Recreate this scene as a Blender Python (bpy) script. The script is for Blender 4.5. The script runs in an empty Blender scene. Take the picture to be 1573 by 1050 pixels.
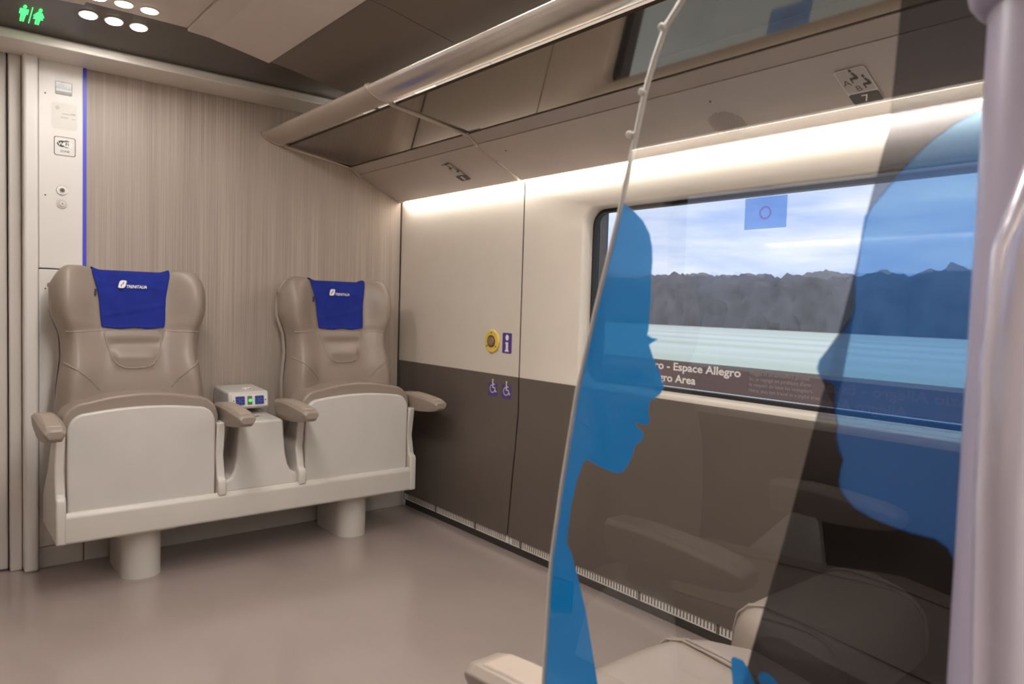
import bpy, bmesh, math, random
from mathutils import Vector, Matrix, noise as mnoise
random.seed(4)
D = bpy.data
COL = bpy.context.scene.collection
PI = math.pi

# ------------------------------------------------------------------ materials
def lin(r, g, b):
    def f(c):
        c /= 255.0
        return c / 12.92 if c <= 0.04045 else ((c + 0.055) / 1.055) ** 2.4
    return (f(r), f(g), f(b), 1.0)

def nt(name):
    m = D.materials.new(name); m.use_nodes = True
    t = m.node_tree
    b = next(n for n in t.nodes if n.type == 'BSDF_PRINCIPLED')
    return m, t, b

def mat(name, rgb, rough=0.5, metal=0.0, var=0.06, nscale=8.0, bump=0.0, bscale=200.0, spec=0.5, coat=0.0, rvar=0.0):
    m, t, b = nt(name)
    c = lin(*rgb)
    tc = t.nodes.new('ShaderNodeTexCoord')
    nz = t.nodes.new('ShaderNodeTexNoise'); nz.inputs['Scale'].default_value = nscale; nz.inputs['Detail'].default_value = 4
    t.links.new(tc.outputs['Object'], nz.inputs['Vector'])
    cr = t.nodes.new('ShaderNodeValToRGB')
    cr.color_ramp.elements[0].position = 0.3; cr.color_ramp.elements[1].position = 0.7
    cr.color_ramp.elements[0].color = tuple(x * (1 - var) for x in c[:3]) + (1,)
    cr.color_ramp.elements[1].color = tuple(min(1, x * (1 + var)) for x in c[:3]) + (1,)
    t.links.new(nz.outputs['Fac'], cr.inputs['Fac'])
    t.links.new(cr.outputs['Color'], b.inputs['Base Color'])
    b.inputs['Roughness'].default_value = rough
    b.inputs['Metallic'].default_value = metal
    b.inputs['Specular IOR Level'].default_value = spec
    b.inputs['Coat Weight'].default_value = coat
    b.inputs['Coat Roughness'].default_value = 0.13
    if bump > 0:
        n2 = t.nodes.new('ShaderNodeTexNoise'); n2.inputs['Scale'].default_value = bscale; n2.inputs['Detail'].default_value = 3
        t.links.new(tc.outputs['Object'], n2.inputs['Vector'])
        bp = t.nodes.new('ShaderNodeBump'); bp.inputs['Strength'].default_value = bump; bp.inputs['Distance'].default_value = 0.004
        t.links.new(n2.outputs['Fac'], bp.inputs['Height']); t.links.new(bp.outputs['Normal'], b.inputs['Normal'])
    return m

def emit(name, rgb, s):
    m = D.materials.new(name); m.use_nodes = True
    t = m.node_tree; t.nodes.clear()
    e = t.nodes.new('ShaderNodeEmission'); e.inputs['Color'].default_value = lin(*rgb); e.inputs['Strength'].default_value = s
    o = t.nodes.new('ShaderNodeOutputMaterial'); t.links.new(e.outputs[0], o.inputs[0])
    return m

def schlick(t, f0, top=1.0):
    g = t.nodes.new('ShaderNodeNewGeometry')
    d = t.nodes.new('ShaderNodeVectorMath'); d.operation = 'DOT_PRODUCT'
    t.links.new(g.outputs['Incoming'], d.inputs[0]); t.links.new(g.outputs['Normal'], d.inputs[1])
    a = t.nodes.new('ShaderNodeMath'); a.operation = 'ABSOLUTE'; t.links.new(d.outputs['Value'], a.inputs[0])
    s = t.nodes.new('ShaderNodeMath'); s.operation = 'SUBTRACT'; s.inputs[0].default_value = 1; t.links.new(a.outputs[0], s.inputs[1])
    p = t.nodes.new('ShaderNodeMath'); p.operation = 'POWER'; t.links.new(s.outputs[0], p.inputs[0]); p.inputs[1].default_value = 5
    m = t.nodes.new('ShaderNodeMath'); m.operation = 'MULTIPLY_ADD'; t.links.new(p.outputs[0], m.inputs[0])
    m.inputs[1].default_value = top - f0; m.inputs[2].default_value = f0
    return m.outputs[0]

def glass(name, tint, f0):
    m = D.materials.new(name); m.use_nodes = True
    t = m.node_tree; t.nodes.clear()
    tr = t.nodes.new('ShaderNodeBsdfTransparent'); tr.inputs[0].default_value = tint
    gl = t.nodes.new('ShaderNodeBsdfGlossy'); gl.inputs['Roughness'].default_value = 0.0
    mx = t.nodes.new('ShaderNodeMixShader'); o = t.nodes.new('ShaderNodeOutputMaterial')
    t.links.new(schlick(t, f0), mx.inputs[0]); t.links.new(tr.outputs[0], mx.inputs[1]); t.links.new(gl.outputs[0], mx.inputs[2])
    t.links.new(mx.outputs[0], o.inputs[0])
    return m

def film(name, rgb, through, tfac, body=0.75):
    """printed film: diffuse + translucent body, part of it see-through"""
    m = D.materials.new(name); m.use_nodes = True
    t = m.node_tree; t.nodes.clear()
    df = t.nodes.new('ShaderNodeBsdfDiffuse'); df.inputs[0].default_value = lin(*rgb)
    tl = t.nodes.new('ShaderNodeBsdfTranslucent'); tl.inputs[0].default_value = lin(*rgb)
    m1 = t.nodes.new('ShaderNodeMixShader'); m1.inputs[0].default_value = 1 - body
    tr = t.nodes.new('ShaderNodeBsdfTransparent'); tr.inputs[0].default_value = through
    m2 = t.nodes.new('ShaderNodeMixShader'); m2.inputs[0].default_value = tfac
    o = t.nodes.new('ShaderNodeOutputMaterial')
    t.links.new(df.outputs[0], m1.inputs[1]); t.links.new(tl.outputs[0], m1.inputs[2])
    t.links.new(m1.outputs[0], m2.inputs[1]); t.links.new(tr.outputs[0], m2.inputs[2]); t.links.new(m2.outputs[0], o.inputs[0])
    return m

def wood_mat():
    m, t, b = nt('grey_oak_laminate')
    tc = t.nodes.new('ShaderNodeTexCoord')
    mp = t.nodes.new('ShaderNodeMapping'); mp.inputs['Scale'].default_value = (270, 1, 1.3)
    n1 = t.nodes.new('ShaderNodeTexNoise'); n1.inputs['Scale'].default_value = 1.0; n1.inputs['Detail'].default_value = 5; n1.inputs['Roughness'].default_value = 0.6
    mp2 = t.nodes.new('ShaderNodeMapping'); mp2.inputs['Scale'].default_value = (14, 1, 0.5)
    n2 = t.nodes.new('ShaderNodeTexNoise'); n2.inputs['Scale'].default_value = 1.0; n2.inputs['Detail'].default_value = 3
    for mm, nn in ((mp, n1), (mp2, n2)):
        t.links.new(tc.outputs['Object'], mm.inputs['Vector']); t.links.new(mm.outputs['Vector'], nn.inputs['Vector'])
    mx = t.nodes.new('ShaderNodeMath'); mx.operation = 'MULTIPLY_ADD'; mx.inputs[1].default_value = 0.74
    sc = t.nodes.new('ShaderNodeMath'); sc.operation = 'MULTIPLY'; sc.inputs[1].default_value = 0.26
    t.links.new(n2.outputs['Fac'], sc.inputs[0]); t.links.new(n1.outputs['Fac'], mx.inputs[0]); t.links.new(sc.outputs[0], mx.inputs[2])
    cr = t.nodes.new('ShaderNodeValToRGB')
    cr.color_ramp.elements[0].position = 0.34; cr.color_ramp.elements[0].color = lin(146, 132, 121)
    cr.color_ramp.elements[1].position = 0.66; cr.color_ramp.elements[1].color = lin(184, 170, 158)
    t.links.new(mx.outputs[0], cr.inputs['Fac']); t.links.new(cr.outputs['Color'], b.inputs['Base Color'])
    b.inputs['Roughness'].default_value = 0.55
    return m

M = {}
M['floor'] = mat('taupe_vinyl', (160, 145, 138), 0.22, var=0.05, nscale=3, spec=0.5, coat=0.3)
M['wood'] = wood_mat()
M['cream'] = mat('cream_panel', (210, 199, 185), 0.45, var=0.015)
M['white'] = mat('warm_white_paint', (222, 216, 210), 0.4, var=0.015)
M['doorw'] = mat('door_grey_white', (205, 197, 190), 0.45, var=0.02)
M['brown'] = mat('dark_brown_panel', (97, 87, 79), 0.42, var=0.04)
M['taupe'] = mat('taupe_panel', (176, 164, 155), 0.42, var=0.03)
M['ceilA'] = mat('ceiling_light_taupe', (206, 192, 181), 0.6, var=0.02)
M['ceilB'] = mat('ceiling_dark_taupe', (124, 111, 100), 0.6, var=0.02)
M['header'] = mat('dark_gloss_header', (84, 77, 70), 0.3, var=0.05)
M['chrome'] = mat('brushed_aluminium', (222, 214, 205), 0.22, 0.85, var=0.04, nscale=20)
M['satin'] = mat('satin_beige_metal', (190, 176, 162), 0.38, 0.55, var=0.03)
M['alu'] = mat('pale_aluminium', (218, 210, 200), 0.35, 0.1, var=0.03)
M['shelf'] = mat('dark_mirror_shelf', (120, 108, 96), 0.06, 0.9, var=0.03)
M['seam'] = mat('dark_seam', (62, 54, 47), 0.7)
M['black'] = mat('black_rubber', (26, 25, 24), 0.6)
M['leather'] = mat('taupe_leather', (147, 133, 121), 0.37, var=0.05, nscale=6, bump=0.12, bscale=260, spec=0.45)
M['leatherseam'] = mat('taupe_piping', (150, 137, 125), 0.5, var=0.04)
M['shell'] = mat('cream_seat_shell', (214, 205, 195), 0.35, var=0.02)
M['plastic'] = mat('warm_grey_plastic', (203, 197, 190), 0.38, var=0.02)
M['beam'] = mat('light_grey_metal', (203, 196, 187), 0.36, var=0.02)
M['arm'] = mat('taupe_plastic', (150, 136, 124), 0.4, var=0.03)
M['armpad'] = mat('taupe_armrest_pad', (166, 150, 136), 0.45, var=0.03)
M['blue'] = mat('royal_blue_cloth', (33, 47, 136), 0.85, var=0.1, nscale=30, bump=0.25, bscale=500, spec=0.2)
M['bluestripe'] = mat('blue_stripe_paint', (62, 62, 200), 0.4, var=0.03)
M['print'] = mat('white_print', (232, 228, 224), 0.6, var=0.01)
M['greyprint'] = mat('grey_print', (150, 145, 140), 0.6, var=0.01)
M['ltgrey'] = mat('light_grey_sticker', (214, 208, 201), 0.5, var=0.02)
M['midgrey'] = mat('mid_grey_plate', (140, 130, 121), 0.4, var=0.02)
M['dkprint'] = mat('dark_print', (52, 47, 43), 0.6, var=0.02)
M['steel'] = mat('steel_button', (176, 170, 163), 0.3, 0.8, var=0.04)
M['screen'] = mat('dark_grey_screen', (104, 100, 95), 0.2, var=0.05)
M['yellow'] = mat('yellow_plastic', (219, 190, 84), 0.4, var=0.03)
M['purple'] = mat('purple_sticker', (82, 58, 128), 0.45, var=0.03)
M['bandp'] = mat('plum_grey_sticker', (104, 90, 94), 0.5, var=0.02)
M['socket'] = mat('blue_lit_socket', (58, 74, 150), 0.4, var=0.1, nscale=60)  # blue glow on the dark sockets painted in as their colour
M['lavpost'] = mat('pale_lilac_enamel', (180, 170, 188), 0.3, var=0.02)
M['handle'] = mat('polished_handle', (216, 208, 222), 0.18, 0.25, var=0.02, coat=0.6)
M['grille'] = mat('grey_vent_metal', (222, 214, 205), 0.4, var=0.03)
M['lamp'] = emit('warm_white_led', (255, 246, 232), 14)
M['cove'] = emit('cove_light_diffuser', (255, 243, 226), 24.0)
M['green'] = emit('green_led', (70, 255, 110), 2.6)
M['greenhalo'] = emit('green_led_dot', (40, 255, 70), 3.0)
M['pane'] = glass('clear_partition_glass', (0.93, 0.94, 0.94, 1), 0.095)
M['winpane'] = glass('train_window_glass', (0.86, 0.88, 0.92, 1), 0.06)
M['bluefilm'] = film('cyan_blue_film', (0, 164, 255), (0.2, 0.6, 1.0, 1), 0.12, 0.65)
M['bluefilm2'] = film('sheer_blue_film', (0, 132, 240), (0.44, 0.72, 1.0, 1), 0.52, 0.65)
def smoked():
    """smoked film, its see-through tint painted darker below"""
    m = film('smoked_film', (20, 19, 18), (0.5, 0.5, 0.5, 1), 0.72, 0.9)
    t = m.node_tree
    tr = next(n for n in t.nodes if n.type == 'BSDF_TRANSPARENT')
    tc = t.nodes.new('ShaderNodeTexCoord'); sp = t.nodes.new('ShaderNodeSeparateXYZ'); cr = t.nodes.new('ShaderNodeValToRGB')
    cr.color_ramp.elements[0].position = 0.92; cr.color_ramp.elements[0].color = (0.11, 0.11, 0.12, 1)  # dimness of the lower view put into the tint
    cr.color_ramp.elements[1].position = 0.99; cr.color_ramp.elements[1].color = (0.34, 0.35, 0.40, 1)
    t.links.new(tc.outputs['Object'], sp.inputs[0]); t.links.new(sp.outputs['Z'], cr.inputs[0]); t.links.new(cr.outputs[0], tr.inputs[0])
    return m
M['darkfilm'] = smoked()
M['glassedge'] = mat('ground_glass_edge', (214, 208, 200), 0.35, var=0.04)
M['winsticker'] = film('pale_blue_window_sticker', (130, 165, 215), (0.66, 0.80, 1, 1), 0.80, 0.3)
M['pink'] = film('pink_sticker_ring', (200, 120, 150), (1, 0.7, 0.85, 1), 0.6, 0.3)

# ------------------------------------------------------------------ mesh helpers
def BM(): return bmesh.new()

def box(bm, x0, x1, y0, y1, z0, z1):
    vs = [bm.verts.new(p) for p in ((x0,y0,z0),(x1,y0,z0),(x1,y1,z0),(x0,y1,z0),(x0,y0,z1),(x1,y0,z1),(x1,y1,z1),(x0,y1,z1))]
    for f in ((3,2,1,0),(4,5,6,7),(0,1,5,4),(1,2,6,5),(2,3,7,6),(3,0,4,7)):
        bm.faces.new([vs[i] for i in f])
    return bm

def prism(bm, pts, axis, a, b):
    """extrude polygon; axis 'x': pts=(y,z); 'y': pts=(x,z); 'z': pts=(x,y)"""
    def P(p, h):
        return {'x': (h, p[0], p[1]), 'y': (p[0], h, p[1]), 'z': (p[0], p[1], h)}[axis]
    A = [bm.verts.new(P(p, a)) for p in pts]; B = [bm.verts.new(P(p, b)) for p in pts]
    n = len(pts)
    bm.faces.new(A); bm.faces.new(B[::-1])
    for i in range(n):
        bm.faces.new((A[i], B[i], B[(i+1) % n], A[(i+1) % n]))
    bmesh.ops.recalc_face_normals(bm, faces=bm.faces)
    return bm

def poly(bm, pts):
    f = bm.faces.new([bm.verts.new(p) for p in pts]); return f

def rrect(w, h, r, n=5, cx=0, cy=0):
    out = []
    for k, (sx, sy) in enumerate(((1,1),(-1,1),(-1,-1),(1,-1))):
        for i in range(n + 1):
            a = k * PI / 2 + i * PI / 2 / n
            out.append((cx + sx * (w/2 - r) + r * math.cos(a), cy + sy * (h/2 - r) + r * math.sin(a)))
    return out

def ell(w, h, n=24, cx=0, cy=0):
    return [(cx + w * math.cos(2*PI*i/n), cy + h * math.sin(2*PI*i/n)) for i in range(n)]

def tube(bm, pts, r, seg=12, cap=True, squash=None):
    pts = [Vector(p) for p in pts]
    rings = []
    up = None
    for i, p in enumerate(pts):
        d = (pts[min(i+1, len(pts)-1)] - pts[max(i-1, 0)]).normalized()
        if up is None:
            up = Vector((0,0,1)) if abs(d.z) < 0.9 else Vector((1,0,0))
        s = d.cross(up).normalized(); u = s.cross(d).normalized(); up = u
        rr = r[i] if isinstance(r, (list, tuple)) else r
        rings.append([bm.verts.new(p + s * rr * math.cos(2*PI*k/seg) + u * rr * math.sin(2*PI*k/seg)) for k in range(seg)])
    for a, b in zip(rings, rings[1:]):
        for k in range(seg):
            bm.faces.new((a[k], a[(k+1) % seg], b[(k+1) % seg], b[k]))
    if cap:
        bm.faces.new(rings[0][::-1]); bm.faces.new(rings[-1])
    bmesh.ops.recalc_face_normals(bm, faces=bm.faces)
    return bm

def cyl(bm, c, axis, r, h, seg=28, r2=None):
    """cylinder starting at c, going h along axis vector"""
    a = Vector(axis).normalized()
    s = a.orthogonal().normalized(); u = a.cross(s)
    c = Vector(c); r2 = r if r2 is None else r2
    A = [bm.verts.new(c + (s*math.cos(2*PI*k/seg) + u*math.sin(2*PI*k/seg)) * r) for k in range(seg)]
    B = [bm.verts.new(c + a*h + (s*math.cos(2*PI*k/seg) + u*math.sin(2*PI*k/seg)) * r2) for k in range(seg)]
    bm.faces.new(A[::-1]); bm.faces.new(B)
    for k in range(seg):
        bm.faces.new((A[k], A[(k+1) % seg], B[(k+1) % seg], B[k]))
    return bm

def plate(bm, pts, o, R, U, N, t=0.0006):
    """flat extruded polygon, pts in the (R,U) frame at origin o, thickness t toward N"""
    o, R, U, N = Vector(o), Vector(R), Vector(U), Vector(N)
    A = [bm.verts.new(o + R*p[0] + U*p[1]) for p in pts]
    B = [bm.verts.new(o + R*p[0] + U*p[1] + N*t) for p in pts]
    n = len(pts)
    fa = bm.faces.new(A[::-1]); fb = bm.faces.new(B)
    for i in range(n):
        bm.faces.new((A[i], A[(i+1) % n], B[(i+1) % n], B[i]))
    bmesh.ops.recalc_face_normals(bm, faces=bm.faces)
    return bm

def text(bm, body, o, R, U, size=None, width=None, align='LEFT', shear=0.0, bold=0.0, N=None, lift=0.0):
    cu = D.curves.new('lettering', 'FONT'); cu.body = body; cu.size = 1.0; cu.align_x = align; cu.shear = shear; cu.offset = bold
    cu.resolution_u = 4
    ob = D.objects.new('lettering', cu); COL.objects.link(ob)
    dg = bpy.context.evaluated_depsgraph_get()
    me = D.meshes.new_from_object(ob.evaluated_get(dg))
    D.objects.remove(ob); D.curves.remove(cu)
    xs = [v.co.x for v in me.vertices]
    sx = sy = size
    if width:
        k = width / (max(xs) - min(xs)); sx = k; sy = size if size else k
    o, R, U = Vector(o), Vector(R), Vector(U)
    if N is not None: o = o + Vector(N) * lift
    vs = [bm.verts.new(o + R * v.co.x * sx + U * v.co.y * sy) for v in me.vertices]
    for p in me.polygons:
        try: bm.faces.new([vs[i] for i in p.vertices])
        except ValueError: pass
    D.meshes.remove(me)
    return bm

# ------------------------------------------------------------------ object helpers
def finish(name, bm, m, parent=None, bevel=0, seg=2, smooth=None, sub=0, keep=False):
    me = D.meshes.new(name); 
    off = Vector((0,0,0))
    if parent is None and not keep and len(bm.verts):
        xs = [v.co.x for v in bm.verts]; ys = [v.co.y for v in bm.verts]; zs = [v.co.z for v in bm.verts]
        off = Vector(((min(xs)+max(xs))/2, (min(ys)+max(ys))/2, min(zs)))
        bmesh.ops.translate(bm, verts=bm.verts, vec=-off)
    bm.to_mesh(me); bm.free()
    me.materials.append(m)
    o = D.objects.new(name, me); COL.objects.link(o)
    if parent is not None: o.parent = parent
    else: o.location = off
    if bevel:
        b = o.modifiers.new('bevel', 'BEVEL'); b.width = bevel; b.segments = seg; b.limit_method = 'ANGLE'; b.angle_limit = math.radians(35)
        b.harden_normals = False
    if sub:
        s = o.modifiers.new('sub', 'SUBSURF'); s.levels = sub; s.render_levels = sub
    if smooth is None: smooth = bool(bevel or sub)
    if smooth:
        for p in me.polygons: p.use_smooth = True
        if not sub:
            try: me.set_sharp_from_angle(angle=math.radians(40))
            except Exception: pass
    return o

def tag(o, label, cat, group=None):
    o['label'] = label; o['category'] = cat
    if group: o['group'] = group
    return o

def struct(name, bm, m, parent=None, **k):
    o = finish(name, bm, m, parent, **k)
    if parent is None: o['kind'] = 'structure'
    return o

def thing(name, label, cat, loc, rz=0, group=None):
    o = D.objects.new(name, None); COL.objects.link(o); o.empty_display_size = 0.1
    o.location = loc; o.rotation_euler = (0, 0, rz)
    return tag(o, label, cat, group)

def W(bm, t):
    """mesh laid out in world coordinates -> local frame of an unrotated empty"""
    bmesh.ops.translate(bm, verts=bm.verts, vec=-Vector(t.location)); return bm

# ================================================================== setting
XR, YB, XL, YF = 1.895, 3.22, -0.80, -2.4
YG = 2.252      # joint between the two wall panels

struct('floor', box(BM(), XL - 0.12, 2.03, YF - 0.05, YB + 0.09, -0.06, 0.0), M['floor'])

# back wall: grey oak panel, white panel, blue stripe, door post
struct('wall_back', box(BM(), 0.495, 1.90, YB, YB + 0.05, 0.0, 2.2), M['wood'])
bm = BM(); box(bm, 0.340, 0.483, YB - 0.012, YB + 0.05, 1.142, 1.93); box(bm, 0.340, 0.483, YB - 0.012, YB + 0.05, 0.082, 1.138)
struct('wall_back_side', bm, M['white'], bevel=0.003)
struct('trim_1', box(BM(), 0.483, 0.4955, YB - 0.008, YB + 0.05, 0.10, 1.912), M['bluestripe'])
struct('trim_2', box(BM(), 0.290, 0.3365, YB - 0.045, YB + 0.05, 0.0, 1.93), M['white'], bevel=0.010, seg=3)
struct('trim_3', box(BM(), 0.250, 0.289, YB + 0.005, YB + 0.06, 0.0, 1.93), M['doorw'], bevel=0.004)
bm = BM(); box(bm, 0.340, 0.486, YB - 0.010, YB + 0.04, 0.0, 0.079); box(bm, 0.489, 1.94, YB - 0.010, YB + 0.04, 0.0, 0.079)
struct('baseboard_back', bm, M['plastic'], bevel=0.002)
bm = box(BM(), -0.40, 0.247, YB + 0.03, YB + 0.07, 0.004, 1.93)
dr = struct('door_1', bm, M['doorw'], bevel=0.006)
bm = box(BM(), -0.33, -0.29, YB - 0.035, YB + 0.03, 0.85, 1.25)
h = finish('door_handle', W(bm, dr), M['chrome'], dr, bevel=0.01, seg=3)
struct('wall_back_left', box(BM(), XL, -0.40, YB, YB + 0.05, 0.0, 2.2), M['white'])
# lintel over the door
struct('trim_4', box(BM(), -0.40, 0.29, YB, YB + 0.06, 1.93, 2.2), M['white'])
# cornice bar
bm = prism(BM(), [(3.02, 1.909), (3.02, 1.938), (3.028, 1.945), (3.22, 1.945), (3.22, 1.909)], 'x', XL, 1.90)
struct('trim_5', bm, M['alu'], bevel=0.003)

# ceiling : arched, symmetrical about x = 0.57 ; stops at y = 2.72
def mir(p): return (1.14 - p[0], p[1])
TH = 0.012
strip = [(0.416, 1.987), (0.724, 1.987)]
bm = prism(BM(), strip + [(0.724, 2.02), (0.416, 2.02)], 'y', YF, 2.72)
ce = struct('ceiling', bm, M['ceilA'], keep=True)
def ceil_part(name, prof, m, y0, y1, par):
    b = prism(BM(), prof + [(p[0], p[1] + 0.03) for p in reversed(prof)], 'y', y0, y1)
    return finish(name, b, m, par)
pA = [(0.727, 1.977), (0.80, 1.9725), (0.93, 1.950), (1.015, 1.934)]
pB = [(1.017, 1.940), (1.10, 1.930), (1.188, 1.914), (1.30, 1.895), (1.369, 1.882), (1.50, 1.855), (1.65, 1.815), (1.93, 1.72)]
seams = [2.72, 1.957, 1.953, 0.9, 0.896, -0.4, -0.404, YF]
for s in (0, 1):
    f = (lambda q: q) if s == 0 else (lambda q: [mir(p) for p in reversed(q)])
    ceil_part('ceiling_panel', f(pA), M['ceilA'], YF, 2.72, ce)
    for k in range(0, 8, 2):
        ceil_part('ceiling_side_panel', f(pB), M['ceilB'], seams[k+1], seams[k], ce)
# dark sloping header between cornice and ceiling edge
bm = prism(BM(), [(3.03, 1.944), (2.72, 1.9865), (2.70, 1.992), (2.72, 2.06), (3.22, 2.06), (3.22, 1.944)], 'x', XL, 1.90)
struct('trim_6', bm, M['header'])
# unseen plates added behind and above so that no daylight leaks in
struct('back_light_block', box(BM(), XL - 0.14, 2.03, YB + 0.075, YB + 0.10, -0.06, 2.24), M['header'])
struct('top_light_block', box(BM(), XL - 0.1, 2.05, YF - 0.05, YB + 0.1, 2.2, 2.24), M['header'])

# side walls --------------------------------------------------------------
def ring_wall(bm, x, y0, y1, z0, z1, wy0, wy1, wz0, wz1, r, depth):
    """wall panel in the plane x with a rounded window opening, plus its reveal of the given depth"""
    n = 8
    cy, cz = (wy0 + wy1)/2, (wz0 + wz1)/2
    inner = rrect(wy1 - wy0, wz1 - wz0, r, n, cy, cz)
    outer = []
    for (py, pz) in inner:
        dy, dz = py - cy, pz - cz
        hw, hh = (wy1 - wy0)/2, (wz1 - wz0)/2
        k = max(abs(dy)/hw, abs(dz)/hh)
        oy, oz = dy/k/hw, dz/k/hh      # on the unit square border
        outer.append(((y1 if oy > 0 else y0) * abs(oy) + cy*(1-abs(oy)), (z1 if oz > 0 else z0) * abs(oz) + cz*(1-abs(oz))))
    A = [bm.verts.new((x, p[0], p[1])) for p in inner]
    O = [bm.verts.new((x, p[0], p[1])) for p in outer]
    sgn = 1 if depth > 0 else -1
    lip = [bm.verts.new((x + sgn*0.004, cy + (p[0]-cy)*0.994, cz + (p[1]-cz)*0.986)) for p in inner]
    lip2 = [bm.verts.new((x + sgn*0.012, cy + (p[0]-cy)*0.990, cz + (p[1]-cz)*0.976)) for p in inner]
    B = [bm.verts.new((x + depth, cy + (p[0]-cy)*0.986, cz + (p[1]-cz)*0.968)) for p in inner]
    N = len(inner)
    for a, b in ((O, A), (A, lip), (lip, lip2), (lip2, B)):
        for i in range(N):
            bm.faces.new((a[i], a[(i+1) % N], b[(i+1) % N], b[i]))
    # square corners of the outer rectangle
    for (cy_, cz_) in ((y0, z0), (y1, z0), (y1, z1), (y0, z1)):
        best = min(range(N), key=lambda i: (O[i].co.y - cy_)**2 + (O[i].co.z - cz_)**2)
        O[best].co.y, O[best].co.z = cy_, cz_
    bmesh.ops.recalc_face_normals(bm, faces=bm.faces)
    return bm

def window(name, x, depth, wy0, wy1, wz0, wz1, r, sgn):
    xi = x + depth
    cy, cz = (wy0 + wy1)/2, (wz0 + wz1)/2
    w, h = (wy1 - wy0)*0.986, (wz1 - wz0)*0.968
    g = rrect(w, h, r*0.96, 8, cy, cz); g2 = rrect(w - 0.026, h - 0.026, r*0.8, 8, cy, cz)
    bm = BM()
    A = [bm.verts.new((xi, *p)) for p in g]; B = [bm.verts.new((xi - sgn*0.004, *p)) for p in g2]; Cc = [bm.verts.new((xi + sgn*0.02, *p)) for p in g2]
    N = len(g)
    for a, b in ((A, B), (B, Cc)):
        for i in range(N): bm.faces.new((a[i], a[(i+1) % N], b[(i+1) % N], b[i]))
    wd = struct(name, bm, M['black'], keep=True, smooth=True)
    bm = BM(); f = poly(bm, [(xi + sgn*0.006, *p) for p in g2])
    finish('window_pane', bm, M['winpane'], wd)
    return wd

# right wall : cream above the dado at z = .761, dark brown below
ZD = 0.761
W0, W1, WZ0, WZ1 = -0.35, 1.920, 0.772, 1.428
bm = BM(); ring_wall(bm, XR, -0.80, YG - 0.003, ZD, 1.50, W0, W1, WZ0, WZ1, 0.065, 0.045)
for f in [poly(bm, [(XR, -0.80, 1.50), (XR, YG - 0.003, 1.50), (XR + 0.004, YG - 0.003, 1.66), (XR + 0.004, -0.80, 1.66)]),
          poly(bm, [(XR, YF, ZD), (XR, -0.806, ZD), (XR, -0.806, 1.66), (XR, YF, 1.66)])]: pass
bmesh.ops.recalc_face_normals(bm, faces=bm.faces)
struct('wall_right', bm, M['cream'], keep=True, smooth=True)
bm = BM(); poly(bm, [(XR, YG + 0.003, ZD), (XR, YB, ZD), (XR, YB, 1.66), (XR, YG + 0.003, 1.66)])
struct('wall_right_end', bm, M['cream'], keep=True)
# outer body skin above and below the window, so daylight enters only by the panes
bm = BM(); box(bm, 1.985, 2.03, YF, YB, -0.05, 0.78); box(bm, 1.985, 2.03, YF, YB, 1.42, 2.2)
box(bm, 1.985, 2.03, W1 - 0.01, YB + .05, 0.78, 1.42); box(bm, 1.985, 2.03, YF, W0 + 0.01, 0.78, 1.42)
struct('wall_right_outer', bm, M['header'])
# dado panels; the joint leans forward toward the floor
prof = [(XR - 0.0015, ZD), (XR + 0.004, 0.55), (XR + 0.02, 0.3), (XR + 0.045, 0.07)]
def jy(z): return YG + (0.10 * ((0.62 - z)/0.55)**1.2 if z < 0.62 else 0.0)
def dado(bm, side):
    zs = [ZD, 0.70, 0.62, 0.55, 0.45, 0.35, 0.25, 0.15, 0.066]
    def xx(z):
        for (xa, za), (xb, zb) in zip(prof, prof[1:]):
            if z <= za + 1e-6 and z >= zb - 1e-3: return xa + (xb - xa)*(za - z)/(za - zb)
        return prof[-1][0]
    rows = []
    for z in zs:
        if side > 0: rows.append([bm.verts.new((xx(z), jy(z) + 0.0028, z)), bm.verts.new((xx(z), YB, z))])
        else: rows.append([bm.verts.new((xx(z), YF, z)), bm.verts.new((xx(z), jy(z) - 0.0028, z))])
    for a, b in zip(rows, rows[1:]): bm.faces.new((a[0], a[1], b[1], b[0]))
    bmesh.ops.recalc_face_normals(bm, faces=bm.faces)
    return bm
struct('wall_right_dado', dado(BM(), -1), M['brown'], keep=True, smooth=True)
struct('wall_right_dado_end', dado(BM(), 1), M['brown'], keep=True, smooth=True)
# dark filler behind the joints
bm = BM(); box(bm, XR + 0.006, XR + 0.010, YG - 0.02, YG + 0.02, ZD, 1.66); box(bm, 1.958, 1.962, YF, YB, 0.0, 0.78)
struct('trim_7', bm, M['seam'])
# thin dark edge at the back corner
struct('trim_8', box(BM(), 1.8885, 1.894, YB - 0.006, YB, 0.08, 1.58), M['seam'])
# vent skirting along the right wall
bm = BM(); box(bm, 1.946, 1.958, YF, 2.345, 0.031, 0.066); box(bm, 1.946, 1.958, 2.352, YB - 0.01, 0.031, 0.066)
bs = struct('baseboard_right', bm, M['grille'], bevel=0.002, keep=True)
bm = BM(); y = YF + 0.1
while y < 3.18:
    if abs(y - 2.348) > 0.02:
        if int(round(y / 0.0135)) % 24: box(bm, 1.9448, 1.9464, y, y + 0.0040, 0.038, 0.060)
        else: box(bm, 1.9448, 1.9466, y - 0.002, y + 0.010, 0.034, 0.063)
    y += 0.0135
finish('vent_slots', bm, mat('vent_slot_shadow', (92, 83, 76), 0.8), bs)
finish('shadow_gap', box(BM(), 1.950, 1.957, YF, YB - 0.01, 0.0, 0.030), M['dkprint'], bs)
w1 = window('window_1', XR, 0.045, W0, W1, WZ0, WZ1, 0.065, 1)

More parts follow.
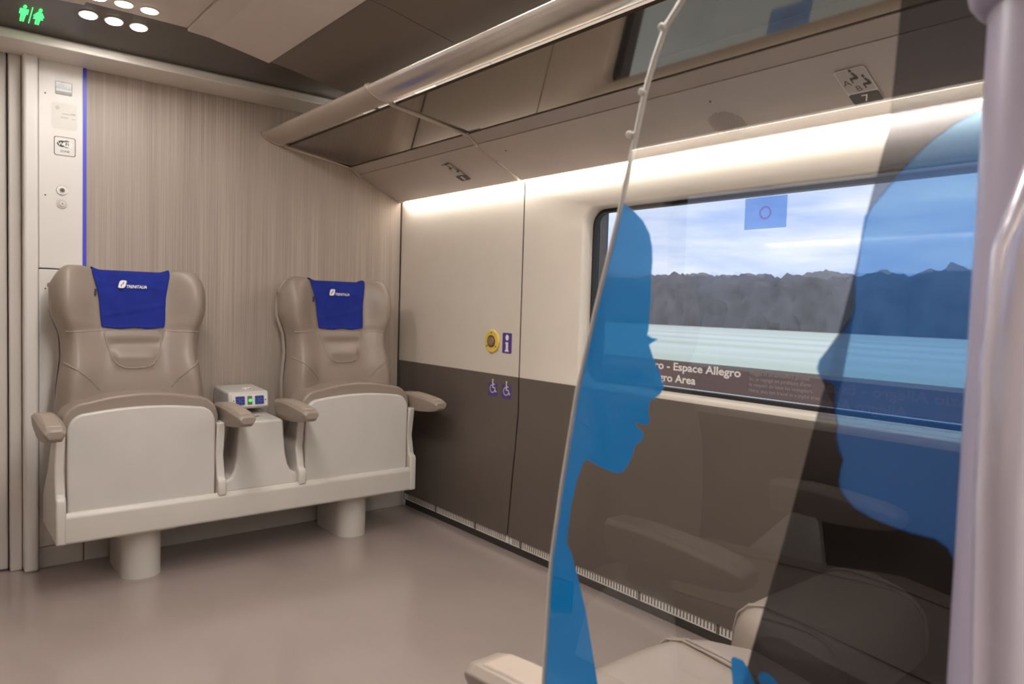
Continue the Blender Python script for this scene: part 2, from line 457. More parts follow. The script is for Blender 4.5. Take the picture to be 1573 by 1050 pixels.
# left wall, same make
bm = BM(); ring_wall(bm, XL, -0.3, 1.6, ZD, 1.50, 0.05, 1.45, WZ0, WZ1, 0.065, -0.045)
poly(bm, [(XL, -0.3, 1.5), (XL, 1.6, 1.5), (XL, 1.6, 2.2), (XL, -0.3, 2.2)])
poly(bm, [(XL, YF, ZD), (XL, -0.3, ZD), (XL, -0.3, 2.2), (XL, YF, 2.2)])
poly(bm, [(XL, 1.6, ZD), (XL, YB, ZD), (XL, YB, 2.2), (XL, 1.6, 2.2)])
bmesh.ops.recalc_face_normals(bm, faces=bm.faces)
struct('wall_left', bm, M['cream'], keep=True, smooth=True)
bm = BM(); box(bm, XL - 0.02, XL, YF, YB, 0.0, ZD)
struct('wall_left_dado', bm, M['brown'])
w2 = window('window_2', XL, -0.045, 0.05, 1.45, WZ0, WZ1, 0.065, -1)
bm = BM(); box(bm, XL - 0.13, XL - 0.09, YF, YB, -0.05, 0.78); box(bm, XL - 0.13, XL - 0.09, YF, YB, 1.42, 2.2)
box(bm, XL - 0.13, XL - 0.09, 1.44, YB, 0.78, 1.42); box(bm, XL - 0.13, XL - 0.09, YF, 0.06, 0.78, 1.42)
struct('wall_left_outer', bm, M['header'])
struct('wall_front', box(BM(), XL - 0.1, 2.03, YF - 0.05, YF, 0.0, 2.2), M['doorw'])

# ================================================================== luggage racks
def rack(side):
    """profile (x, z) in the right-hand frame; side=-1 mirrors it to the left wall"""
    T = (lambda p: p) if side > 0 else (lambda p: (XL + XR - p[0], p[1]))
    t = thing('luggage_rack', 'long overhead luggage rack with metal rail and dark mirror shelves above the window' if side > 0
              else 'overhead luggage rack on the opposite wall, seen only as a reflection', 'luggage rack', (XR - 0.02 if side > 0 else XL + 0.02, 1.0, 1.556))
    y0, y1 = (-1.6, YB - 0.002) if side > 0 else (-1.6, 2.9)
    def sweep(prof, a, b): return prism(BM(), [T(p) for p in prof], 'y', a, b)
    # rail : flattened tube, its axis tilted with the shelf
    rail = []
    for k in range(20):
        a = 2*PI*k/20; u = 0.053*math.cos(a); v = 0.019*math.sin(a)
        rail.append((1.222 + u*0.958 + v*0.287, 1.768 - u*0.287 + v*0.958))
    cuts = [y0, YG - 0.008, YG + 0.008, y1] if side > 0 else [y0, y1]
    for k in range(0, len(cuts), 2):
        finish('rail', W(sweep(rail, cuts[k], cuts[k+1]), t), M['chrome'] if k == 0 else M['satin'], t, smooth=True)
    lip = [(1.262, 1.738), (1.300, 1.730), (1.302, 1.742), (1.262, 1.760)]
    sh = [(1.285, 1.740), (1.605, 1.697), (1.605, 1.707), (1.285, 1.750)]
    stp = [(1.600, 1.694), (1.643, 1.666), (1.648, 1.672), (1.606, 1.702)]
    low = [(1.645, 1.6635), (1.72, 1.6294), (1.80, 1.5929), (1.858, 1.5665), (1.874, 1.5555), (1.880, 1.5565), (1.882, 1.566), (1.80, 1.600), (1.65, 1.674)]
    for k in range(0, len(cuts), 2):
        a, b = cuts[k], cuts[k+1]
        finish('shelf_panel', W(sweep(sh, a, b), t), M['shelf'], t)
        finish('shelf_edge_strip', W(sweep(stp, a, b), t), M['taupe'], t)
        finish('lower_panel', W(sweep(low, a + (0.006 if k else 0), b - (0.0 if k else -0.006)), t), M['taupe'], t, smooth=True)
    for yy in ([YG, YB - 0.008, 0.05] if side > 0 else [0.4]):
        bm = BM()
        rp = [(1.268, 1.742), (1.60, 1.6935), (1.640, 1.664), (1.646, 1.660), (1.652, 1.667), (1.606, 1.700), (1.268, 1.757)]
        prism(bm, [T((p[0], p[1] - 0.006)) for p in rp], 'y', yy - 0.010, yy + 0.006)
        finish('rib', W(bm, t), M['satin'], t, bevel=0.003)
        bm = BM(); rr = [(1.222 + (p[0]-1.222)*1.06, 1.768 + (p[1]-1.768)*1.16) for p in rail]
        prism(bm, [T(p) for p in rr], 'y', yy - 0.010, yy + 0.004)
        finish('rail_clip', W(bm, t), M['satin'], t, smooth=True)
    bm = sweep([(1.8835, 1.559), (1.8935, 1.559), (1.8935, 1.566), (1.8835, 1.566)], y0 + 0.1, y1 - 0.02)
    finish('cove_light', W(bm, t), M['cove'], t)
    if side > 0:   # small screws
        for (yy, s) in ((1.2342, 0.0635), (2.2057 - 0.06, 0.067)):
            bm = BM()
            cyl(bm, (1.645 + 0.9116*s, yy, 1.663 - 0.411*s + 0.0005), (-0.411, 0, -0.9116), 0.003, 0.0015, 10)
            finish('screw', W(bm, t), M['black'], t)
    return t
rk = rack(1); rk2 = rack(-1)

# panel frame of the rack underside : s runs down the slope, y toward the camera
PE = Vector((0.9116, 0, -0.411)); PN = Vector((-0.411, 0, -0.9116)); PO = Vector((1.645, 0, 1.6625))
def pan(y, s, lift=0.0): return PO + Vector((0, y, 0)) + PE*s + PN*(0.0014 + lift)

def seated_man(flip=1):
    """little seated figure pictogram, unit height, facing left"""
    parts = [ell(0.13, 0.13, 14, 0.02, 0.86),
             [(-0.02, 0.68), (0.16, 0.70), (0.34, 0.42), (0.40, 0.22), (0.28, 0.12), (0.05, 0.22), (0.10, 0.42), (-0.02, 0.56)],
             [(0.22, 0.34), (-0.34, 0.30), (-0.40, 0.20), (-0.34, 0.14), (0.24, 0.12)],
             [(-0.40, 0.24), (-0.28, 0.24), (-0.24, -0.12), (-0.36, -0.12)]]
    return parts

def seat_plate(y, s, w, h, label, row, big):
    """seat number plate on the lower rack panel; R runs toward the camera, U up the slope"""
    t = thing('seat_number_sign', label, 'sign', pan(y, s))
    R, U = Vector((0, -1, 0)), -PE
    o = Vector((0, 0, 0))
    finish('plate', plate(BM(), rrect(w, h, 0.008), o, R, U, PN, 0.0012), M['ltgrey'] if big else M['midgrey'], t)
    finish('symbol_field', plate(BM(), rrect(w*0.94, h*0.62, 0.006, 4, 0, h*0.165), o + PN*0.0012, R, U, PN, 0.0006), M['taupe'], t)
    finish('number_field', plate(BM(), rrect(w*0.98, h*0.30, 0.006, 4, 0, -h*0.335), o + PN*0.0012, R, U, PN, 0.0006), M['dkprint'], t)
    for cx, cy, k in ((0.001, 0.022, 0.044), (0.022, -0.004, 0.044)):
        bm = BM()
        for pp in seated_man(): plate(bm, [(cx + p[0]*k*0.58, cy + p[1]*k) for p in pp], o + PN*0.0018, R, U, PN, 0.0005)
        finish('pictogram', bm, M['dkprint'], t)
    if big:
        bm = BM(); text(bm, 'A', o + R*(-0.021) + U*0.010 + PN*0.0024, R, U, size=0.030, align='CENTER')
        text(bm, 'B', o + R*(-0.002) + U*(-0.014) + PN*0.0024, R, U, size=0.027, align='CENTER')
        finish('lettering', bm, M['dkprint'], t)
    bm = BM(); text(bm, row, o + U*(-h*0.335 - 0.012) + PN*0.0024, R, U, size=0.036, align='CENTER')
    finish('number', bm, M['print'], t)
    return t

seat_plate(0.847, 0.127, 0.0735, 0.131, 'grey seat number plate 7 with seated figures A and B under the rack', '7', True)
seat_plate(2.543, 0.122, 0.067, 0.124, 'small seat number plate under the rack near the back corner', '8', False)

# spiral of speaker holes in the rack underside
bm = BM(); yc, sc_ = 1.238, 0.163
for k in range(1, 300):
    r = 0.0031 * math.sqrt(k); a = k * 2.39996
    if abs(r) > 0.0535: break
    c = pan(yc + r*math.cos(a), sc_ + r*math.sin(a), 0.0)
    cyl(bm, c, PN, 0.00115, 0.0006, 7)
sp = finish('speaker_grille', bm, mat('speaker_hole_shadow', (84, 75, 67), 0.8), None)
tag(sp, 'round spiral of small speaker holes in the rack underside above the window', 'speaker')

# ================================================================== lights and signs in the header
HN = Vector((0, -0.0415, -0.31)).normalized(); HU = Vector((0, -0.31, 0.0415)).normalized()
def hdr(x, y): return Vector((x, y, 1.944 + (3.03 - y) * (0.0425/0.31)))
k = 0
for row, (yy, zz, nn) in enumerate(((2.797, None, HN), (2.643, 1.987, Vector((0,0,-1))))):
    for i, xx in enumerate((0.436, 0.512, 0.588)):
        p = hdr(xx, yy) if zz is None else Vector((xx, yy, zz))
        side = ('left', 'middle', 'right')[i]
        t = thing('ceiling_spotlight', 'glowing round recessed spotlight, %s one of three in the %s' % (side, 'dark sloping header' if row == 0 else 'ceiling panel'), 'spotlight', p, 0,
                  'recessed spotlights')
        b = cyl(BM(), nn*0.002, nn, 0.0245, 0.003, 32); finish('diffuser', b, M['lamp'], t)
        b = BM(); cyl(b, nn*0.0, nn, 0.029, 0.003, 32); finish('trim_ring', b, M['alu'], t)
# lit toilet sign : man, bar, woman
t = thing('toilet_sign', 'lit green toilet sign with man and woman figures on the dark header', 'sign', hdr(0.286, 2.893))
R_, U_ = Vector((1,0,0)), Vector((0, 0.31, -0.0415)).normalized() * -1
def figure(b, cx, skirt):
    o = HN*0.0015
    P = lambda pts: plate(b, [(cx*1.05 + p[0]*0.84, p[1]) for p in pts], o, R_, U_, HN, 0.0008)
    P(ell(0.0058, 0.0125, 14, 0, 0.047))
    if skirt:
        P([(-0.007, 0.031), (0.007, 0.031), (0.0165, -0.022), (-0.0165, -0.022)])
        P([(-0.007, 0.031), (-0.004, 0.022), (-0.015, -0.004), (-0.018, 0.0)]); P([(0.007, 0.031), (0.018, 0.0), (0.015, -0.004), (0.004, 0.022)])
    else:
        P([(-0.014, 0.031), (0.014, 0.031), (0.014, -0.006), (0.0105, -0.006), (0.0085, 0.018), (0.0085, -0.02), (-0.0085, -0.02), (-0.0085, 0.018), (-0.0105, -0.006), (-0.014, -0.006)])
    P([(-0.0078, -0.018), (-0.0012, -0.018), (-0.0012, -0.062), (-0.0066, -0.062)]); P([(0.0012, -0.018), (0.0078, -0.018), (0.0066, -0.062), (0.0012, -0.062)])
b = BM(); figure(b, -0.019, False); finish('man_symbol', b, M['green'], t)
b = BM(); figure(b, 0.021, True); finish('woman_symbol', b, M['green'], t)
b = plate(BM(), [(-0.0012, 0.055), (0.0012, 0.055), (0.0012, -0.065), (-0.0012, -0.065)], HN*0.0015, R_, U_, HN, 0.0008); finish('divider_bar', b, M['green'], t)
b = BM(); cyl(b, hdr(0.565, 3.00) , HN, 0.003, 0.002, 10); tag(finish('screw', b, M['steel']), 'tiny bright screw head in the dark header above the cornice', 'screw')

# ceiling disc behind the rail
b = BM(); cyl(b, (1.438, 2.350, 1.872), (-0.22, 0, -1), 0.075, 0.010, 40); cyl(b, (1.436, 2.350, 1.863), (-0.22, 0, -1), 0.066, 0.006, 40)
tag(finish('ceiling_disc', b, M['ceilA'], bevel=0.003), 'flat round ceiling disc half hidden behind the luggage rack rail', 'ceiling disc')

# ================================================================== small fittings on the white wall panel
YP = YB - 0.0118
Rx, Uz, Ny = Vector((1,0,0)), Vector((0,0,1)), Vector((0,-1,0))
t = thing('wall_display', 'small grey display window at the top of the white panel', 'display', (0.420, YP, 1.795))
finish('bezel', plate(BM(), rrect(0.054, 0.047, 0.003, 3, 0, 0.022), (0,0,0), Rx, Uz, Ny, 0.003), M['midgrey'], t)
finish('screen', plate(BM(), [(-0.025, 0.020), (0.025, 0.020), (0.025, 0.043), (-0.025, 0.043)], (0,-0.003,0), Rx, Uz, Ny, 0.0008), M['screen'], t)
finish('light_bar', plate(BM(), [(-0.025, 0.010), (0.025, 0.010), (0.025, 0.019), (-0.025, 0.019)], (0,-0.003,0), Rx, Uz, Ny, 0.001), emit('pale_display_bar', (245, 243, 238), 0.9), t)
finish('sensor_dot', plate(BM(), ell(0.003, 0.003, 12, 0, 0.030), (0,-0.0038,0), Rx, Uz, Ny, 0.0005), M['print'], t)
t = thing('notice_sticker', 'faded pale notice sticker with fine grey lines on the white panel', 'sticker', (0.422, YP, 1.667))
finish('sheet', plate(BM(), rrect(0.084, 0.098, 0.012, 5, 0, 0.047), (0,0,0), Rx, Uz, Ny, 0.0005), M['ltgrey'], t)
b = BM()
for (x0, x1, z) in ((-0.008, 0.036, 0.056), (0.022, 0.036, 0.060), (-0.012, 0.012, 0.042), (0.024, 0.034, 0.040)):
    plate(b, [(x0, z - 0.0009), (x1, z - 0.0009), (x1, z + 0.0009), (x0, z + 0.0009)], (0,-0.0005,0), Rx, Uz, Ny, 0.0004)
finish('printed_lines', b, M['greyprint'], t)
b = plate(BM(), ell(0.007, 0.008, 16, -0.022, 0.076), (0,-0.0005,0), Rx, Uz, Ny, 0.0004); finish('printed_mark', b, mat('pale_print', (196, 190, 184), 0.6), t)
t = thing('wifi_sticker', 'square light sticker with rounded corners reading WiFi ZONE', 'sticker', (0.4235, YP, 1.568))
finish('border', plate(BM(), rrect(0.070, 0.070, 0.007, 4, 0, 0.034), (0,0,0), Rx, Uz, Ny, 0.0008), M['dkprint'], t)
finish('sheet', plate(BM(), rrect(0.0655, 0.0655, 0.006, 4, 0, 0.034), (0,-0.0008,0), Rx, Uz, Ny, 0.0005), M['white'], t)
b = BM(); plate(b, ell(0.0165, 0.012, 20, -0.009, 0.043), (0,-0.0013,0), Rx, Uz, Ny, 0.0004); plate(b, ell(0.013, 0.014, 20, 0.006, 0.043), (0,-0.0013,0), Rx, Uz, Ny, 0.0003)
finish('logo_blob', b, M['dkprint'], t)
finish('logo_bubble', plate(BM(), ell(0.0165, 0.0105, 20, 0.0095, 0.042), (0,-0.0018,0), Rx, Uz, Ny, 0.0004), M['print'], t)
b = BM(); text(b, 'Wi', (-0.0225, -0.0021, 0.0365), Rx, Uz, size=0.018, bold=0.02); finish('lettering', b, M['print'], t)
b = BM(); text(b, 'Fi', (0.001, -0.0024, 0.0365), Rx, Uz, size=0.018, bold=0.02); text(b, 'ZONE', (0.0, -0.0015, 0.012), Rx, Uz, size=0.011, align='CENTER', bold=0.01); finish('lettering', b, M['dkprint'], t)
for nm, z, lab in (('door_button', 1.437, 'round steel push button, the upper of two on the white panel'), ('key_switch', 1.388, 'round pale key switch below the steel push button')):
    t = thing(nm, lab, 'button', (0.4145, YP, z))
    up = z > 1.4
    finish('rim', cyl(BM(), (0,0,0), Ny, 0.0185, 0.004, 32), M['steel'] if up else M['ltgrey'], t, bevel=0.0015)
    finish('ring', cyl(BM(), (0,-0.004,0), Ny, 0.0125, 0.002, 28), M['steel'] if up else M['steel'], t, bevel=0.001)
    finish('centre', cyl(BM(), (0,-0.006,0), Ny, 0.0085 if up else 0.0105, 0.0015, 24), M['screen'] if up else M['ltgrey'], t)
    finish('symbol', plate(BM(), [(-0.004,-0.003),(0.004,-0.003),(0.004,0.003),(-0.004,0.003)] if up else [(-0.004,-0.004),(0.004,-0.004),(0.0,0.004)], (0,-0.0075,0), Rx, Uz, Ny, 0.0005), M['greyprint'] if not up else M['dkprint'], t)
for z, lab in ((1.789, 'dark screw dot left of the small display'), (1.414, 'dark screw dot left of the push buttons'), (1.065, 'dark screw dot beside the left seat back')):
    b = cyl(BM(), (0.361, YP, z), Ny, 0.0028, 0.001, 12); tag(finish('screw', b, M['dkprint']), lab, 'screw')

# ================================================================== fittings on the right wall
Ry, Nx = Vector((0,-1,0)), Vector((-1,0,0))
XP = XR + 0.0002
t = thing('wall_intercom', 'round yellow intercom with a dark centre on the cream wall', 'intercom', (XP, 2.434, 0.90))
finish('rim', cyl(BM(), (0,0,0), Nx, 0.049, 0.009, 40), M['yellow'], t, bevel=0.003)
for a in (90, 215, 325):
    b = BM(); cyl(b, (-0.009, -0.037*math.cos(math.radians(a)), 0.037*math.sin(math.radians(a))), Nx, 0.0035, 0.001, 10); finish('screw', b, M['dkprint'], t)
finish('centre_ring', cyl(BM(), (-0.009,0,0), Nx, 0.0265, 0.002, 30), mat('bronze_brown', (120, 82, 58), 0.35, 0.3), t)
finish('button', cyl(BM(), (-0.011,0,0), Nx, 0.019, 0.003, 26), mat('worn_steel_button', (176, 150, 130), 0.3, 0.6, var=0.4, nscale=90), t, bevel=0.001)
t = thing('information_sticker', 'purple sticker with a white letter i beside the yellow intercom', 'sticker', (XP, 2.337, 0.897))
finish('sheet', plate(BM(), rrect(0.062, 0.086, 0.006, 4), (0,0,0), Ry, Uz, Nx, 0.0006), M['purple'], t)
b = BM(); o = (-0.0006,0,0)
plate(b, ell(0.0105, 0.0125, 20, 0, 0.0235), o, Ry, Uz, Nx, 0.0004)
plate(b, [(-0.011, 0.004), (0.008, 0.004), (0.008, -0.0285), (0.0125, -0.0285), (0.0125, -0.0355), (-0.0125, -0.0355), (-0.0125, -0.0285), (-0.007, -0.0285), (-0.007, -0.003), (-0.011, -0.003)], o, Ry, Uz, Nx, 0.0004)
finish('lettering', b, M['print'], t)
def wheelchair(y, z, lab):
    t = thing('wheelchair_sticker', lab, 'sticker', (XR + 0.0003, y, z), 0, 'wheelchair stickers on the dark dado')
    o = (-0.0008, 0, 0)
    finish('sheet', plate(BM(), rrect(0.062, 0.082, 0.002, 3), (0,0,0), Ry, Uz, Nx, 0.0008), M['purple'], t)
    b = BM()
    plate(b, ell(0.0045, 0.0048, 14, 0.0, 0.029), o, Ry, Uz, Nx, 0.0004)
    def stroke(pts, w):
        for (p, q) in zip(pts, pts[1:]):
            d = Vector((q[0]-p[0], q[1]-p[1])); n = Vector((-d.y, d.x)).normalized() * w/2; d = d.normalized()*w*0.25
            plate(b, [(p[0]-d.x+n.x, p[1]-d.y+n.y), (p[0]-d.x-n.x, p[1]-d.y-n.y), (q[0]+d.x-n.x, q[1]+d.y-n.y), (q[0]+d.x+n.x, q[1]+d.y+n.y)], o, Ry, Uz, Nx, 0.0004)
    stroke([(-0.001, 0.022), (0.0, -0.004)], 0.006)
    stroke([(0.0, 0.010), (0.013, 0.009)], 0.0038)
    stroke([(0.0, -0.004), (0.014, -0.005), (0.020, -0.022), (0.025, -0.020)], 0.0042)
    arc = [(-0.002 + 0.0165*math.cos(math.radians(a)), -0.010 + 0.0165*math.sin(math.radians(a))) for a in range(112, 348, 14)]
    stroke(arc, 0.0042)
    finish('symbol', b, M['print'], t)
wheelchair(2.425, 0.707, 'left of two purple wheelchair stickers on the dark dado, below the intercom')
wheelchair(2.332, 0.705, 'right of two purple wheelchair stickers on the dark dado, below the letter i')

# area band stuck along the bottom of the windows, and a square sticker at the top
def band(xs, nrm, R, ys, label, small_at, ink):
    """xs plane; text runs along R; ys = (start, end)"""
    N = Vector((nrm, 0, 0))
    t = thing('window_sticker', label, 'sticker', (xs, ys[0], 0.800))
    L = abs(ys[1] - ys[0])
    finish('band', plate(BM(), [(0,0),(L,0),(L,0.087),(0,0.087)], (0,0,0), R, Uz, N, 0.0008), M['bandp'], t)
    o = N*0.0012
    b = BM(); text(b, 'Spazio Allegro - Espace Allegro', o + R*small_at[0] + Uz*0.0555, R, Uz, size=0.036, width=small_at[1], bold=0.022)
    text(b, 'Allegro Area', o + R*(small_at[0] + 0.168) + Uz*0.0155, R, Uz, size=0.036, width=small_at[1]*0.395, bold=0.022)
    finish('title_lettering', b, ink, t)
    b = BM()
    for i, s_ in enumerate(("Viaggia in un\u2019atmosfera gioiosa", "Ici, je voyage en profitant d\u2019une", "le respect de tous les voyageurs.", "Here, you can travel in a joyful area")):
        text(b, s_, o + R*(small_at[2]) + Uz*(0.067 - 0.0172*i), R, Uz, size=0.0155)
    finish('small_lettering', b, M['greyprint'], t)
    return t
band(XR + 0.050 - 0.0025, -1, Vector((0,-1,0)), (1.86, 0.45), 'long plum window band with white Espace Allegro lettering at the window bottom', (1.86-1.800, 0.547, 1.86-1.222), M['print'])
band(XL - 0.050 + 0.0025, 1, Vector((0,1,0)), (0.12, 1.40), 'long plum window band on the opposite window, mirrored in the glass partition', (0.4255, 0.547, 1.05), M['greyprint'])  # grey ink puts the dimness of the reflection into the lettering
t = thing('window_sticker', 'pale blue square sticker with a ring at the top of the window', 'sticker', (XR + 0.0475, 1.195, 1.352))
finish('sheet', plate(BM(), rrect(0.138, 0.094, 0.002, 2), (0,0,0), Ry, Uz, Nx, 0.0004), M['winsticker'], t)
b = BM(); n = 28
A = [b.verts.new((-0.0008, 0.020*math.cos(2*PI*i/n), 0.020*math.sin(2*PI*i/n))) for i in range(n)]; B = [b.verts.new((-0.0008, 0.0145*math.cos(2*PI*i/n), 0.0145*math.sin(2*PI*i/n))) for i in range(n)]
for i in range(n): b.faces.new((A[i], A[(i+1)%n], B[(i+1)%n], B[i]))
finish('ring', b, M['pink'], t)

# ================================================================== seats
def lerp_tab(tab, z):
    """smooth curve through the table (cubic Hermite)"""
    if z <= tab[0][0]: return tab[0][1]
    if z >= tab[-1][0]: return tab[-1][1]
    for k in range(len(tab) - 1):
        (a, va), (b, vb) = tab[k], tab[k+1]
        if z <= b:
            h = b - a; u = (z - a)/h
            ma = (vb - va)/h if k == 0 else ((vb - va)/h + (va - tab[k-1][1])/(a - tab[k-1][0]))/2
            mb = (vb - va)/h if k == len(tab) - 2 else ((vb - va)/h + (tab[k+2][1] - vb)/(tab[k+2][0] - b))/2
            return (2*u**3 - 3*u*u + 1)*va + (u**3 - 2*u*u + u)*h*ma + (-2*u**3 + 3*u*u)*vb + (u**3 - u*u)*h*mb
    return tab[-1][1]
HW = [(0.42, 0.238), (0.58, 0.252), (0.70, 0.247), (0.82, 0.232), (0.90, 0.236), (0.98, 0.262), (1.06, 0.266), (1.11, 0.264), (1.16, 0.258)]
YC = [(0.42, -0.250), (0.60, -0.235), (0.75, -0.222), (0.84, -0.200), (0.93, -0.178), (1.02, -0.165), (1.10, -0.148), (1.16, -0.128)]
WG = [(0.42, 0.020), (0.60, 0.030), (0.75, 0.034), (0.88, 0.030), (0.96, 0.052), (1.06, 0.064), (1.12, 0.052), (1.16, 0.030)]
RE = [(0.42, -0.14), (0.75, -0.12), (1.0, -0.095), (1.16, -0.085)]
def sst(a, b, x):  # smooth step, also for a > b
    u = min(1, max(0, (x - a)/(b - a))); return u*u*(3 - 2*u)
def ztop(s):
    x = abs(s)*0.262
    z = 1.136 + 0.020*sst(0.10, 0.165, x)
    if x > 0.208: z -= 0.070*((x - 0.208)/0.054)**2.2
    return z
def pad_hw(z):  # half width of the lumbar pad
    return 0.072 + 0.032*sst(0.80, 0.92, z)
def yfront(x, z):
    hw = lerp_tab(HW, z); s = min(1.0, abs(x)/hw)
    y = lerp_tab(YC, z) - lerp_tab(WG, z)*sst(0.42, 0.84, s)
    if s > 0.84: y += 0.055*((s - 0.84)/0.16)**2
    if z < 0.93:
        k = sst(pad_hw(z) + 0.012, pad_hw(z) - 0.012, abs(x)) if False else 1 - sst(pad_hw(z) - 0.014, pad_hw(z) + 0.010, abs(x))
        k *= sst(0.762, 0.79, z)
        y -= 0.007*k
        y += k*0.016*math.exp(-((z - 0.862)/0.020)**2) - k*0.010*math.exp(-((z - 0.822)/0.018)**2)
        # lower side gussets
    y += 0.006*math.exp(-((z - 0.918)/0.010)**2)*(1 if s < 0.93 else 0)
    return y

def backrest_bm():
    bm = BM()
    S = [-1 + 2*i/40 for i in range(41)]
    Tn = 46; z0 = 0.42
    grid = []
    for j in range(Tn + 1):
        row = []
        for s in S:
            zt = ztop(s); z = z0 + (zt - 0.014 - z0)*j/Tn
            x = s*lerp_tab(HW, z)
            row.append(Vector((x, yfront(x, z), z)))
        grid.append(row)
    # rounded top going back
    for k, (dz, f) in enumerate(((0.008, 0.10), (0.013, 0.28), (0.014, 0.55), (0.010, 0.80), (0.0, 0.97))):
        row = []
        for s, p in zip(S, grid[Tn]):
            yb = lerp_tab(RE, p.z) - 0.004
            row.append(Vector((p.x, p.y + (yb - p.y)*f, ztop(s) - 0.014 + dz)))
        grid.append(row)
    V = [[bm.verts.new(p) for p in r] for r in grid]
    for a, b in zip(V, V[1:]):
        for i in range(len(S) - 1): bm.faces.new((a[i], a[i+1], b[i+1], b[i]))
    # sides back to the rear, and the rear face
    for col, sg in ((0, -1), (len(S) - 1, 1)):
        prev = [r[col] for r in V]
        for f, gx in ((0.25, 0.004), (0.6, 0.005), (1.0, 0.0)):
            nxt = []
            for v in [r[col] for r in V]:
                yb = lerp_tab(RE, v.co.z) - 0.004
                nxt.append(bm.verts.new((v.co.x + sg*gx, v.co.y + (yb - v.co.y)*f, v.co.z)))
            for i in range(len(prev) - 1):
                q = (prev[i], prev[i+1], nxt[i+1], nxt[i])
                bm.faces.new(q if sg < 0 else q[::-1])
            prev = nxt
    bmesh.ops.remove_doubles(bm, verts=bm.verts, dist=0.0004)
    bmesh.ops.recalc_face_normals(bm, faces=bm.faces)
    return bm

def shell_bm():
    pts = []
    zs = [0.30, 0.42, 0.55, 0.70, 0.82, 0.90, 0.98, 1.03]
    right = [(lerp_tab(HW, z) + (0.004 if z < 1.0 else 0.0), z) for z in zs]
    top = [(s*0.256, ztop(s) - 0.010) for s in [1 - 2*i/40 for i in range(41)]]
    left = [(-x, z) for x, z in reversed(right)]
    pts = right + top + left
    bm = BM()
    def ring(k, y): 
        zc = 0.75
        return [bm.verts.new((x*k, y if y is not None else 0, zc + (z - zc)*(0.5 + k/2))) for x, z in pts]
    A = [bm.verts.new((x, lerp_tab(RE, z) - (0.012 if z < 1.04 else 0.0), z)) for x, z in pts]
    B = [bm.verts.new((x*0.985, lerp_tab(RE, z) + 0.030, z - 0.002)) for x, z in pts]
    Cc = [bm.verts.new((x*0.90, lerp_tab(RE, z) + 0.052, z - 0.012 if z > 0.5 else z)) for x, z in pts]
    n = len(pts)
    for a, b in ((A, B), (B, Cc)):
        for i in range(n): bm.faces.new((a[i], a[(i+1) % n], b[(i+1) % n], b[i]))
    bm.faces.new(Cc)
    bmesh.ops.recalc_face_normals(bm, faces=bm.faces)
    return bm

def on_back(pts, lift=0.0015): return [(x, yfront(x, z) - lift, z) for x, z in pts]
def dens(p):
    out = []
    for a, b in zip(p, p[1:]):
        for k in range(4): out.append((a[0] + (b[0]-a[0])*k/4, a[1] + (b[1]-a[1])*k/4))
    return out + [p[-1]]
def seam_bms():
    yield tube(BM(), on_back([(-0.225 + 0.45*i/30, 0.916 - 0.004*math.cos(i/30*2*PI)) for i in range(31)], 0.0), 0.0036, 6)
    U = [(-0.101, 0.905), (-0.092, 0.86), (-0.078, 0.815), (-0.062, 0.79), (-0.040, 0.778), (0.0, 0.775), (0.040, 0.778), (0.062, 0.79), (0.078, 0.815), (0.092, 0.86), (0.101, 0.905)]
    yield tube(BM(), on_back(dens(U), 0.0), 0.0026, 6)
    for sg in (-1, 1):
        yield tube(BM(), on_back(dens([(sg*0.232, 0.80), (sg*0.195, 0.775), (sg*0.150, 0.735), (sg*0.122, 0.70)]), 0.0), 0.0026, 6)

def pan_outline(hw, top, arch, r, z0, n=8):
    """arched top outline in (x, z)"""
    out = [(-hw, z0 + 0.012), (-hw + 0.012, z0), (hw - 0.012, z0), (hw, z0 + 0.012)]
    zc = top - arch - r
    for i in range(n + 1):
        a = i*PI/2/n; out.append((hw - r + r*math.cos(a), zc + r*math.sin(a)))
    for i in range(1, 12):
        x = (hw - r)*(1 - 2*i/12); out.append((x, top - arch*(abs(x)/(hw - r))**2))
    for i in range(n + 1):
        a = PI/2 + i*PI/2/n; out.append((-hw + r + r*math.cos(a), zc + r*math.sin(a)))
    return out

def arm_bm(sg):
    """boat shaped armrest, tip toward -y, centred on x = 0"""
    sec = [(-0.255, 0.033, 0.632, 0.556), (-0.310, 0.036, 0.636, 0.554), (-0.36, 0.037, 0.637, 0.555), (-0.43, 0.037, 0.634, 0.559), (-0.50, 0.036, 0.628, 0.566), (-0.545, 0.034, 0.622, 0.574), (-0.563, 0.031, 0.617, 0.581), (-0.569, 0.027, 0.611, 0.588)]
    bm = BM(); rings = []
    for y, hw, zt, zb in sec:
        c = 0.010
        rings.append([bm.verts.new(p) for p in ((-hw + c, y, zt), (hw - c, y, zt), (hw, y, zt - c), (hw*0.94, y, (zt + zb)/2), (hw*0.62, y, zb), (-hw*0.62, y, zb), (-hw*0.94, y, (zt + zb)/2), (-hw, y, zt - c))])
    for a, b in zip(rings, rings[1:]):
        for k in range(8): bm.faces.new((a[k], a[(k+1) % 8], b[(k+1) % 8], b[k]))
    bm.faces.new(rings[0]); bm.faces.new(rings[-1])
    bmesh.ops.recalc_face_normals(bm, faces=bm.faces)
    return bm
